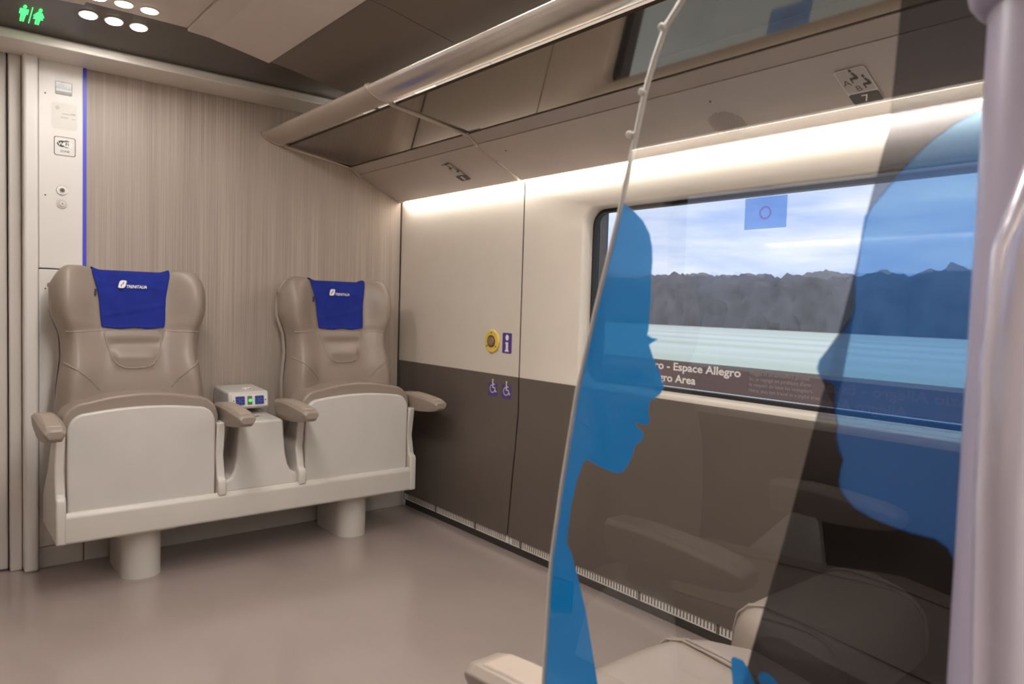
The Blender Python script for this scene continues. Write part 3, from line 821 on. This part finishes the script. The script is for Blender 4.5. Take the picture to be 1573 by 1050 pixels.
def armpad_bm():
    bm = BM()
    P = [(-0.335, 0.6395), (-0.39, 0.6385), (-0.45, 0.6355), (-0.50, 0.631), (-0.540, 0.6255)]
    for sgn in (1,):
        A = [bm.verts.new((-0.022, y, z)) for y, z in P]; B = [bm.verts.new((0.022, y, z)) for y, z in P]
        A2 = [bm.verts.new((-0.024, y, z - 0.008)) for y, z in P]; B2 = [bm.verts.new((0.024, y, z - 0.008)) for y, z in P]
        for i in range(len(P) - 1):
            bm.faces.new((A[i], B[i], B[i+1], A[i+1])); bm.faces.new((A[i], A[i+1], A2[i+1], A2[i])); bm.faces.new((B[i], B2[i], B2[i+1], B[i+1]))
        bm.faces.new((A[0], A2[0], B2[0], B[0])); bm.faces.new((A[-1], B[-1], B2[-1], A2[-1]))
    bmesh.ops.recalc_face_normals(bm, faces=bm.faces)
    return bm

def shift(bm, dx, dy=0, dz=0):
    bmesh.ops.translate(bm, verts=bm.verts, vec=(dx, dy, dz)); return bm

def cushion_bm(x0, x1, yf, yb, zt, zb, r=0.07):
    """horizontal seat cushion with rounded nose"""
    bm = BM(); prof = []
    for i in range(9):
        a = PI/2 + i*PI/2/8; prof.append((yf + r + r*math.cos(a), zt - r + r*math.sin(a)))
    prof += [(yf, zb + 0.03), (yf + 0.03, zb), (yb, zb)]
    prof = [(yb, zt - 0.035), (yb - 0.15, zt - 0.028), ((yf + yb)/2 - 0.05, zt - 0.012)] + prof
    n = 13; rows = []
    for i in range(n):
        u = i/(n - 1); x = x0 + (x1 - x0)*u
        e = abs(2*u - 1)
        rows.append([bm.verts.new((x, y + ((0.012*e**2 + 0.085*e**6)*sst(yf + 0.30, yf + 0.06, y)), z - (0.012*e**6 if z > zb + 0.03 else 0) + (0.010*(e**2) if z > zt - 0.04 else 0))) for y, z in prof])
    for a, b in zip(rows, rows[1:]):
        for k in range(len(prof)): bm.faces.new((a[k], b[k], b[(k+1) % len(prof)], a[(k+1) % len(prof)]))
    bm.faces.new(rows[0]); bm.faces.new(rows[-1])
    bmesh.ops.recalc_face_normals(bm, faces=bm.faces)
    return bm

def make_seat(label, loc, rz, folded, arms=(-1, 1), group=None):
    t = thing('train_seat', label, 'seat', loc, rz, group)
    bd = 0.0 if folded else 0.17      # a lowered seat sits deeper
    finish('back_shell', shift(shell_bm(), 0, bd), M['shell'], t, smooth=True)
    bk = finish('backrest', shift(backrest_bm(), 0, bd), M['leather'], t, smooth=True, sub=1)
    for sb in seam_bms(): finish('piping', shift(sb, 0, bd), M['leatherseam'], bk, smooth=True)
    if folded:
        lo = pan_outline(0.262, 0.696, 0.022, 0.085, 0.285)
        finish('seat_pad', prism(BM(), lo, 'y', -0.360, -0.225), M['leather'], t, bevel=0.034, seg=5)
        pl = pan_outline(0.245, 0.649, 0.014, 0.060, 0.283)
        finish('seat_panel', prism(BM(), pl, 'y', -0.378, -0.352), M['plastic'], t, bevel=0.006, seg=3)
    else:
        cu = finish('seat_cushion', cushion_bm(-0.252, 0.252, -0.69, -0.09, 0.482, 0.35), M['leather'], t, bevel=0.02, seg=3)
        for sg in (-1, 1):
            for d in (0.0, 0.009):
                b = BM(); x = sg*(0.165 + d)
                P = [(x, -0.25, 0.462), (x, -0.40, 0.474), (x, -0.55, 0.486), (x, -0.625, 0.4885), (x, -0.660, 0.478), (x, -0.682, 0.455), (x, -0.690, 0.42), (x, -0.690, 0.38)]
                e = x/0.252; P = [(p[0], p[1] + (0.012*e**2 + 0.085*e**6)*sst(-0.39, -0.63, p[1]), p[2] + 0.010*e*e - 0.004) for p in P]
                tube(b, P, 0.0022, 6); finish('piping', b, M['leatherseam'], cu, smooth=True)
        finish('seat_base', prism(BM(), [(-0.62, 0.35), (-0.15, 0.35), (-0.15, 0.30), (-0.56, 0.30)], 'x', -0.235, 0.235), M['plastic'], t, bevel=0.01)
        # pedestal carries a free-standing seat
        pts = rrect(0.12, 0.30, 0.058, 6, 0, -0.36)
        finish('pedestal', prism(BM(), pts, 'z', 0.0, 0.305), M['beam'], t, smooth=True)
        for sg in arms:
            finish('arm_bracket', prism(BM(), [(-0.42, 0.30), (-0.15, 0.30), (-0.18, 0.42), (-0.32, 0.57), (-0.38, 0.57), (-0.40, 0.45)], 'x', sg*0.290 - 0.012, sg*0.290 + 0.012), M['plastic'], t, bevel=0.005)
    for sg in arms:
        a = finish('armrest', shift(arm_bm(sg), sg*0.303), M['arm'], t, bevel=0.005, seg=3)
        finish('armrest_pad', shift(armpad_bm(), sg*0.303), M['armpad'], a, bevel=0.003)
    return t

SXL, SXR = 0.627, 1.482
make_seat('taupe leather tip-up wing seat, left of the pair against the oak panel', (SXL, YB, 0), 0, True)
make_seat('taupe leather tip-up wing seat, right of the pair, next to the corner', (SXR, YB, 0), 0, True)
make_seat('taupe leather aisle seat cushion and armrest seen through the glass partition', (0.838, 0.122, 0), PI, False, (1,))
make_seat('taupe leather window seat beyond the aisle seat, seen through the glass', (1.425, 0.122, 0), PI, False, ())
make_seat('leather seat across the aisle, seen only as a reflection in the glass', (-0.43, 1.23, 0), 0, False)

# headrest cloths --------------------------------------------------------
def cover_bm(seed):
    rnd = random.Random(seed); bm = BM(); nx, nz = 26, 26; rows = []
    ph = rnd.uniform(0, 6)
    for j in range(nz + 1):
        u = j/nz; row = []
        for i in range(nx + 1):
            v = -1 + 2*i/nx
            z = 0.926 + (1.128 - 0.926)*u
            hw = 0.103 + 0.030*u + (0.004*math.sin(u*5 + ph))*(1 if abs(v) > .5 else 0)
            x = v*hw
            f = 0.0022*math.sin(9*u + 3*v + ph)*math.sin(4*v + ph) + 0.003*math.exp(-((u - 0.33 - 0.12*v)/0.028)**2) + 0.002*math.exp(-((u - 0.8 + 0.05*v)/0.03)**2)
            row.append(Vector((x, yfront(x, z) - 0.006 - f, z + (0.003*math.sin(7*v + ph) if j == 0 else 0))))
        rows.append(row)
    for dz, dy in ((0.010, 0.004), (0.0145, 0.016), (0.0155, 0.036), (0.012, 0.054)):
        rows.append([Vector((p.x, p.y + dy, ztop(p.x/0.262) - 0.014 + 0.0055 + dz - 0.0005)) for p in rows[nz]])
    V = [[bm.verts.new(p) for p in r] for r in rows]
    for a, b in zip(V, V[1:]):
        for i in range(nx): bm.faces.new((a[i], a[i+1], b[i+1], b[i]))
    bmesh.ops.recalc_face_normals(bm, faces=bm.faces)
    return bm
def cover(xc, label, seed):
    t = thing('headrest_cover', label, 'headrest cover', (xc, YB, 0.92), 0)
    c = finish('cloth', shift(cover_bm(seed), 0, 0, -0.92), M['blue'], t, smooth=True, sub=1)
    sd = c.modifiers.new('solid', 'SOLIDIFY'); sd.thickness = 0.002; sd.offset = 0
    b = BM()
    ed = [(0.104 + 0.030*u, 0.926 + 0.202*u) for u in [i/10 for i in range(11)]]
    finish('care_tag', prism(BM(), [(-0.131, 0.125), (-0.124, 0.125), (-0.122, 0.150), (-0.129, 0.150)], 'y', yfront(0.125, 1.06) - 0.009, yfront(0.125, 1.06) - 0.006), M['dkprint'], t)
    # emblem and lettering printed on the cloth
    y0, y1 = yfront(0.0, 1.075) - 0.0135, yfront(0.0, 1.115) - 0.0135
    U = Vector((0, y1 - y0, 0.04)).normalized(); R = Vector((1,0,0)); N = Vector((0, -U.z, U.y))
    o = Vector((-0.052, y0, 1.080 - 0.92))
    def q(pts): return [(p[0] + 0.32*p[1], p[1]) for p in pts]
    b = plate(BM(), q(rrect(0.024, 0.030, 0.007, 4, 0.012, 0.011)), o, R, U, N, 0.0006); em = finish('emblem', b, M['print'], t)
    b = BM()
    plate(b, q([(0.0085, 0.002), (0.0115, 0.002), (0.0115, 0.0105), (0.0085, 0.0125)]), o + N*0.0006, R, U, N, 0.0004)
    plate(b, q([(0.0125, 0.0095), (0.0155, 0.0115), (0.0155, 0.020), (0.0125, 0.020)]), o + N*0.0006, R, U, N, 0.0004)
    finish('emblem_slit', b, M['blue'], em)
    b = BM(); text(b, 'TRENITALIA', o + R*0.0275 + U*(-0.003) + N*0.0006, R, U, size=0.0165, width=0.070, shear=0.25, bold=0.02)
    finish('lettering', b, M['print'], t)
cover(SXL, 'blue headrest cloth printed TRENITALIA on the left wing seat', 3)
cover(SXR, 'blue headrest cloth printed TRENITALIA on the right wing seat', 8)

# bench frame: beam, brackets, pedestals, console -------------------------
t = thing('seat_bench', 'light grey bench beam with brackets on two oval pedestals carrying the seat pair', 'seat bench', (1.055, YB, 0))
ym = -0.403
bp_ = [(ym, 0.197), (ym, 0.283), (ym + 0.012, 0.300), (ym + 0.040, 0.292), (-0.06, 0.292), (-0.06, 0.21), (-0.10, 0.192), (ym + 0.008, 0.190)]
finish('beam', prism(BM(), bp_, 'x', -0.703, 0.703), M['beam'], t, bevel=0.008, seg=3)
ym = -0.406
bk = [(ym, 0.192), (ym, 0.338), (ym + 0.006, 0.352), (ym + 0.020, 0.358), (-0.365, 0.44), (-0.385, 0.57), (-0.315, 0.57), (-0.20, 0.42), (-0.06, 0.30), (-0.06, 0.192)]
for x in (SXL - 0.266, SXL + 0.266, SXR - 0.266, SXR + 0.266):
    x -= 1.055
    inner = abs(x) < 0.5
    pts_ = [(ym + 0.002, 0.288)] + bk[1:-1] + [(-0.06, 0.288)] if inner else bk
    finish('arm_bracket', prism(BM(), pts_, 'x', x - 0.0155, x + 0.0155), M['beam'], t, bevel=0.007, seg=3)
for x in (SXL + 0.008, SXR + 0.020):
    pts = rrect(0.138, 0.32, 0.068, 8, x - 1.055, -0.180)
    lg = finish('pedestal', prism(BM(), pts, 'z', 0.0, 0.180), M['beam'], t, smooth=True)
    finish('pedestal_plate', box(BM(), x - 1.055 - 0.10, x - 1.055 + 0.10, -0.37, -0.05, 0.180, 0.190), M['beam'], lg, bevel=0.002)

# middle console with power socket box ------------------------------------
t = thing('power_console', 'flared light grey console with power sockets between the two tip-up seats', 'console', (1.056, YB, 0.29))
def half(w): return w
L = [(0.152, 0.0), (0.152, 0.038), (0.146, 0.046), (0.122, 0.056), (0.108, 0.085), (0.099, 0.13), (0.093, 0.20), (0.090, 0.262), (0.084, 0.285)]
pts = L + [(-x, z) for x, z in reversed(L)]
cb = prism(BM(), pts, 'y', -0.375, -0.05)
for v in cb.verts:   # front leans back a little, top nose falls forward
    if v.co.y < -0.2:
        v.co.y += 0.05*max(0, v.co.z - 0.05)
        if v.co.z > 0.27: v.co.z -= 0.012
finish('console_body', cb, M['plastic'], t, bevel=0.012, seg=4)
finish('top_inlay', plate(BM(), rrect(0.05, 0.022, 0.004, 3, 0.0, 0.0), (0.0, -0.275, 0.2812), Vector((1,0,0)), Vector((0,1,-0.05)), Vector((0,0,1)), 0.001), M['shell'], t)
bx = finish('socket_box', prism(BM(), [(-0.225, 0.302), (-0.215, 0.373), (-0.02, 0.383), (-0.02, 0.302)], 'x', -0.084, 0.084), M['plastic'], t, bevel=0.010, seg=3)
SU = Vector((0, 0.010, 0.071)).normalized(); SN = Vector((0, -0.071, 0.010)).normalized(); SR = Vector((1,0,0))
fo = Vector((0, -0.2225, 0.337))
fp = finish('face_plate', plate(BM(), rrect(0.148, 0.052, 0.004, 3), fo, SR, SU, SN, 0.004), M['white'], bx, bevel=0.001)
for sx in (-0.040, 0.040):
    s_ = finish('power_socket', plate(BM(), rrect(0.037, 0.036, 0.003, 3, sx, 0), fo + SN*0.004, SR, SU, SN, 0.003), M['socket'], bx)
for sx in (-0.040, 0.040):
    b = BM()
    for i in (-1, 0, 1):
        for j in (-1, 0, 1):
            if i == 0 and j == 0: continue
            plate(b, ell(0.0030, 0.0030, 8, sx + i*0.0115, j*0.0115), fo + SN*0.007, SR, SU, SN, 0.0005)
    finish('socket_holes', b, M['black'], bx)
finish('switch_module', plate(BM(), rrect(0.019, 0.036, 0.002, 3), fo + SN*0.004, SR, SU, SN, 0.002), M['screen'], bx)
finish('indicator_light', plate(BM(), ell(0.0062, 0.0062, 16, 0.001, 0.0), fo + SN*0.006, SR, SU, SN, 0.002), M['greenhalo'], bx)
for sx in (-0.066, 0.066): finish('screw', plate(BM(), ell(0.0028, 0.0028, 10, sx, 0), fo + SN*0.004, SR, SU, SN, 0.001), M['dkprint'], bx)
b = BM(); tube(b, [(0.002, -0.165, 0.3785), (-0.002, -0.150, 0.379), (0.008, -0.135, 0.380), (0.020, -0.150, 0.379), (0.030, -0.140, 0.380), (0.032, -0.125, 0.381)], 0.0028, 6)
finish('printed_mark', b, M['print'], bx)

# ================================================================== glass partition
XG = 0.48
EDGE = [(0.3813, 1.3036), (0.3971, 1.2872), (0.4076, 1.2631), (0.417, 1.2368), (0.4254, 1.2006), (0.4336, 1.1566), (0.442, 1.1485), (0.4663, 1.0469), (0.4858, 0.9722), (0.502, 0.8813), (0.514, 0.8005), (0.5194, 0.6724)]
EDGE[5] = (0.4345, 1.1620); EDGE[6] = (0.4415, 1.1330)
H1 = [(0.442, 1.1485), (0.4262, 1.1384), (0.4131, 1.1274), (0.4053, 1.1158), (0.4021, 1.1046), (0.4011, 1.0928), (0.4015, 1.0812), (0.4014, 1.0574), (0.4025, 1.0335), (0.4036, 1.0295), (0.3987, 1.0272), (0.3914, 1.0265), (0.3969, 1.0237), (0.401, 1.021), (0.3969, 1.0115), (0.3939, 1.0067), (0.387, 0.9957), (0.3834, 0.9862), (0.3869, 0.9803), (0.393, 0.9757), (0.3985, 0.9723), (0.3991, 0.9632), (0.3973, 0.9562), (0.3989, 0.9523), (0.4054, 0.9516), (0.4143, 0.9532), (0.4111, 0.9491), (0.4044, 0.9456), (0.4034, 0.9406), (0.4061, 0.9368), (0.4111, 0.9336), (0.4132, 0.9304), (0.4144, 0.9245), (0.4191, 0.9143), (0.4249, 0.9068), (0.4309, 0.9041), (0.438, 0.9036), (0.4527, 0.9055), (0.4713, 0.9093), (0.4754, 0.9036), (0.4832, 0.8852), (0.4891, 0.8606), (0.4924, 0.8344), (0.4933, 0.8233), (0.4861, 0.814), (0.4751, 0.7912), (0.4642, 0.765), (0.4545, 0.7329), (0.4463, 0.7041), (0.4369, 0.6715), (0.425, 0.62)]
H2 = [(0.1463, 1.1778), (0.1566, 1.1746), (0.172, 1.1691), (0.1849, 1.1604), (0.1953, 1.1515), (0.2056, 1.1394), (0.2167, 1.1265), (0.2237, 1.1169), (0.2252, 1.1051), (0.2265, 1.0884), (0.228, 1.0764), (0.2273, 1.0556), (0.2304, 1.045), (0.2364, 1.0364), (0.2446, 1.0266), (0.2498, 1.0199), (0.2513, 1.0139), (0.2497, 1.0091), (0.2462, 1.0062), (0.2397, 1.0046), (0.2373, 1.0022), (0.2368, 0.984), (0.2346, 0.9767), (0.2348, 0.9722), (0.2347, 0.9669), (0.2323, 0.9588), (0.2293, 0.9531), (0.2309, 0.9466), (0.2316, 0.9379), (0.2305, 0.9337), (0.2276, 0.929), (0.2197, 0.9224), (0.2093, 0.9188), (0.1976, 0.9166), (0.1841, 0.9151), (0.1697, 0.9151), (0.1626, 0.9112), (0.1593, 0.9056), (0.1577, 0.8987), (0.1313, 0.9042)]
F1 = [(0.3049, 0.7398), (0.3056, 0.7652), (0.3074, 0.7773), (0.3077, 0.7834), (0.3061, 0.7861), (0.3027, 0.7864), (0.2976, 0.7865), (0.2947, 0.7841), (0.2911, 0.7791), (0.2863, 0.7721), (0.2762, 0.7533)]
F2 = [(0.271, 0.7558), (0.2821, 0.7745), (0.2845, 0.7784), (0.2836, 0.7818), (0.281, 0.7843), (0.2768, 0.7853), (0.2725, 0.784), (0.2687, 0.7813), (0.256, 0.7628)]
DK = [(0.2075, 1.345), (0.2082, 1.2753), (0.2089, 1.2514), (0.2105, 1.2071), (0.2125, 1.1705), (0.2288, 1.0833), (0.2486, 0.9892), (0.2702, 0.887), (0.292, 0.7963), (0.2986, 0.7632), (0.315, 0.68), (0.33, 0.60)]
t = thing('glass_partition', 'clear glass partition with two blue printed faces looking at each other, right foreground', 'glass partition', (XG, 0.32, 0.0))
ly = lambda y: y - 0.32
far = [(0.330, 1.345), (0.362, 1.326)] + EDGE + [(0.522, 0.60), (0.522, 0.40)]
outline = far + [(0.10, 0.40), (0.10, 1.352), (0.25, 1.352)]
b = BM(); f = poly(b, [(0.0, ly(y), z) for y, z in outline]); 
finish('glass_pane', b, M['pane'], t)
def fpoly(name, pts, dx, m, lab=None):
    b = BM(); f = poly(b, [(dx, ly(y), z) for y, z in pts])
    o = finish(name, b, m, t)
    if lab: o['label'] = lab
    return o
e1 = [p for p in EDGE if p[1] < 1.1485]
fpoly('face_print', H1 + [(0.5215, 0.62)] + list(reversed(e1)), 0.002, M['bluefilm'], 'blue face profile looking right')
fpoly('face_print', H2, 0.002, M['bluefilm2'], 'blue face profile looking left')
fpoly('hand_print', F1 + [(0.262, 0.70), (0.300, 0.70)], 0.002, M['bluefilm'], 'blue fingertip of a printed hand')
fpoly('hand_print', F2 + [(0.24, 0.72), (0.268, 0.72)], 0.002, M['bluefilm'], 'blue fingertip of a printed hand')
fpoly('smoked_film', DK + [(0.10, 0.60), (0.10, 0.90)] + H2[::-1] + [(0.10, 1.19), (0.10, 1.345)], 0.004, M['darkfilm'], 'dark smoked film toward the post')
b = BM(); tube(b, [(0.002, ly(y), z) for y, z in [(0.22, 1.352), (0.30, 1.351)] + far], 0.0024, 8)
finish('glass_edge', b, M['glassedge'], t, smooth=True)
for y, z in ((0.3984, 1.2865), (0.4177, 1.2369), (0.4299, 1.2031)):
    b = BM(); cyl(b, (-0.003, ly(y), z), (1,0,0), 0.0032, 0.007, 12); finish('edge_stud', b, M['glassedge'], t, bevel=0.001)
b = box(BM(), -0.018, 0.022, ly(0.06), ly(0.524), 0.36, 0.405); finish('bottom_rail', b, M['alu'], t, bevel=0.006)

# post that holds the pane, with grab handle
t = thing('grab_post', 'pale lilac enamelled post with a polished grab handle at the right edge', 'post', (0.475, 0.108, 0.0))
finish('pole', cyl(BM(), (0,0,0), (0,0,1), 0.046, 1.96, 40), M['lavpost'], t, smooth=True)
b = cyl(BM(), (-0.004, 0.002, 1.219), (0,0,1), 0.053, 0.16, 40); finish('collar', b, M['lavpost'], t, bevel=0.012, seg=4)
hp = [(0.060, 1.16), (0.085, 1.142), (0.1065, 1.120), (0.1155, 1.085), (0.1175, 1.03), (0.1165, 0.96), (0.113, 0.87), (0.110, 0.78), (0.106, 0.70), (0.100, 0.66), (0.085, 0.64), (0.06, 0.63)]
b = tube(BM(), [(0.415 - 0.475, y - 0.108, z) for y, z in hp], [0.010, 0.011, 0.012] + [0.0125]*7 + [0.011, 0.010], 20)
h = finish('grab_handle', b, M['handle'], t, smooth=True)
for z in (1.155, 0.635): finish('handle_foot', cyl(BM(), (0.415 - 0.475, 0.066 - 0.108, z), (1, 0.3, 0), 0.010, 0.04, 16), M['handle'], h, smooth=True)

# ================================================================== outside
def fld():
    m, tt, b = nt('field_grass')
    tc = tt.nodes.new('ShaderNodeTexCoord'); mp = tt.nodes.new('ShaderNodeMapping'); mp.inputs['Scale'].default_value = (0.22, 0.012, 1)
    n = tt.nodes.new('ShaderNodeTexNoise'); n.inputs['Scale'].default_value = 1.0; n.inputs['Detail'].default_value = 5
    cr = tt.nodes.new('ShaderNodeValToRGB'); cr.color_ramp.elements[0].position = .35; cr.color_ramp.elements[1].position = .65
    cr.color_ramp.elements[0].color = lin(222, 228, 196); cr.color_ramp.elements[1].color = lin(250, 250, 232)
    tt.links.new(tc.outputs['Object'], mp.inputs[0]); tt.links.new(mp.outputs[0], n.inputs['Vector']); tt.links.new(n.outputs['Fac'], cr.inputs[0]); tt.links.new(cr.outputs[0], b.inputs['Base Color'])
    b.inputs['Roughness'].default_value = 0.9
    return m
M['field'] = fld()
M['tree'] = mat('hazy_tree_grey', (126, 122, 122), 1.0, var=0.2, nscale=0.25)  # distance haze mixed into the canopy colour
M['tree2'] = mat('rust_tree', (136, 96, 78), 0.9, var=0.3, nscale=0.6)
for sg, nm in ((1, 'ground'), (-1, 'ground_far_side')):
    x0, x1 = (2.6, 190) if sg > 0 else (-190, -1.6)
    g = struct(nm, box(BM(), x0, x1, -200, 280, -1.2, -1.0), M['field'])
def trees(x0, sg, ph):
    """a dense row of trees: one bumpy, irregular canopy mass across the field"""
    b = BM(); rows = []
    ny, nt = 420, 16
    for i in range(ny + 1):
        y = -25 + 190*i/ny
        H = 7.6 + 0.9*mnoise.noise(Vector((y*0.11 + ph, 0.3, 0))) + 0.8*mnoise.noise(Vector((y*0.37 + ph, 4.1, 0)))
        row = []
        for k in range(nt + 1):
            a = PI*0.5*k/nt
            x = x0 - 4.0*math.cos(a)**0.8; z = -1.0 + H*math.sin(a)**0.85
            q = Vector((x*0.55 + ph, y*0.55, z*0.55))
            d = 0.9*mnoise.noise(q) + 0.5*mnoise.noise(q*2.3) + 0.3*mnoise.noise(q*5.1)
            row.append(b.verts.new((sg*(x - d*math.cos(a)), y + 0.3*d, z + d*math.sin(a)*0.8)))
        rows.append(row)
    for p, q in zip(rows, rows[1:]):
        for k in range(nt): b.faces.new((p[k], p[k+1], q[k+1], q[k]))
    bmesh.ops.recalc_face_normals(b, faces=b.faces)
    return b
rnd = random.Random(11)
for sg in (1, -1):
    o = finish('treeline', trees(92, sg, 3.7*sg), M['tree'], None, smooth=True)
    o['kind'] = 'stuff'; tag(o, 'dark line of trees across the field outside the window' if sg > 0 else 'dark line of trees on the far side, only reflected in the glass', 'trees')

# sky : pale overcast gradient with soft clouds
w = D.worlds.new('overcast_sky'); bpy.context.scene.world = w; w.use_nodes = True
t_ = w.node_tree; bg = t_.nodes['Background']
tc = t_.nodes.new('ShaderNodeTexCoord'); mp = t_.nodes.new('ShaderNodeMapping'); mp.inputs['Scale'].default_value = (2.0, 1.0, 7.0)
n = t_.nodes.new('ShaderNodeTexNoise'); n.inputs['Scale'].default_value = 2.2; n.inputs['Detail'].default_value = 6; n.inputs['Roughness'].default_value = 0.55
cr = t_.nodes.new('ShaderNodeValToRGB'); cr.color_ramp.elements[0].position = .38; cr.color_ramp.elements[1].position = .62
cr.color_ramp.elements[0].color = lin(172, 193, 234); cr.color_ramp.elements[1].color = lin(240, 243, 250)
t_.links.new(tc.outputs['Generated'], mp.inputs[0]); t_.links.new(mp.outputs[0], n.inputs['Vector']); t_.links.new(n.outputs['Fac'], cr.inputs[0]); t_.links.new(cr.outputs[0], bg.inputs[0])
bg.inputs[1].default_value = 1.45

# ================================================================== lamps
def area(name, loc, sx, sy, e, col, rot=(0,0,0)):
    l = D.lights.new(name, 'AREA'); l.shape = 'RECTANGLE'; l.size = sx; l.size_y = sy; l.energy = e; l.color = col
    o = D.objects.new(name, l); COL.objects.link(o); o.location = loc; o.rotation_euler = rot
    return o
WARM = (1.0, 0.965, 0.925)
area('ceiling_light', (0.57, 0.9, 1.975), 0.26, 2.6, 40, WARM)
area('ceiling_light', (0.57, -1.4, 1.975), 0.26, 1.6, 22, WARM)
area('ceiling_fill', (1.55, 0.7, 1.76), 0.16, 4.4, 14, WARM, (PI, math.radians(25), 0))  # unseen fill lamps added above the racks to brighten the ceiling
area('ceiling_fill', (-0.46, 0.7, 1.76), 0.16, 4.0, 14, WARM, (PI, math.radians(-25), 0))
area('cove_lamp', (1.862, 0.85, 1.551), 0.016, 4.6, 6.5, WARM, (0, math.radians(-50), 0))
area('cove_lamp', (-0.767, 0.85, 1.551), 0.016, 4.0, 6, WARM, (0, math.radians(50), 0))
for x in (0.436, 0.512, 0.588):
    for y, z in ((2.797, 1.965), (2.643, 1.975)):
        l = D.lights.new('spot_lamp', 'SPOT'); l.energy = 2.7; l.spot_size = math.radians(176); l.spot_blend = 0.5; l.shadow_soft_size = 0.03; l.color = WARM
        o = D.objects.new('spot_lamp', l); COL.objects.link(o); o.location = (x, y, z)

# ================================================================== camera
yaw, pitch, roll = math.radians(39.4276), math.radians(-2.7989), math.radians(1.7433)
F = Vector((math.sin(yaw)*math.cos(pitch), math.cos(yaw)*math.cos(pitch), math.sin(pitch)))
r0 = Vector((math.cos(yaw), -math.sin(yaw), 0)); u0 = r0.cross(F)
rr = r0*math.cos(roll) + u0*math.sin(roll); uu = -r0*math.sin(roll) + u0*math.cos(roll)
cam = D.cameras.new('camera'); co = D.objects.new('camera', cam); COL.objects.link(co)
mw = Matrix((rr, uu, -F)).transposed().to_4x4(); mw.translation = (0, 0, 1.05); co.matrix_world = mw
cam.sensor_width = 36; cam.lens = 1105.1/1573*36; cam.clip_start = 0.02; cam.clip_end = 500
cam.dof.use_dof = True; cam.dof.focus_distance = 3.0; cam.dof.aperture_fstop = 9.0
sc = bpy.context.scene; sc.camera = co
sc.view_settings.view_transform = 'Standard'; sc.view_settings.look = 'None'; sc.view_settings.exposure = 0.0
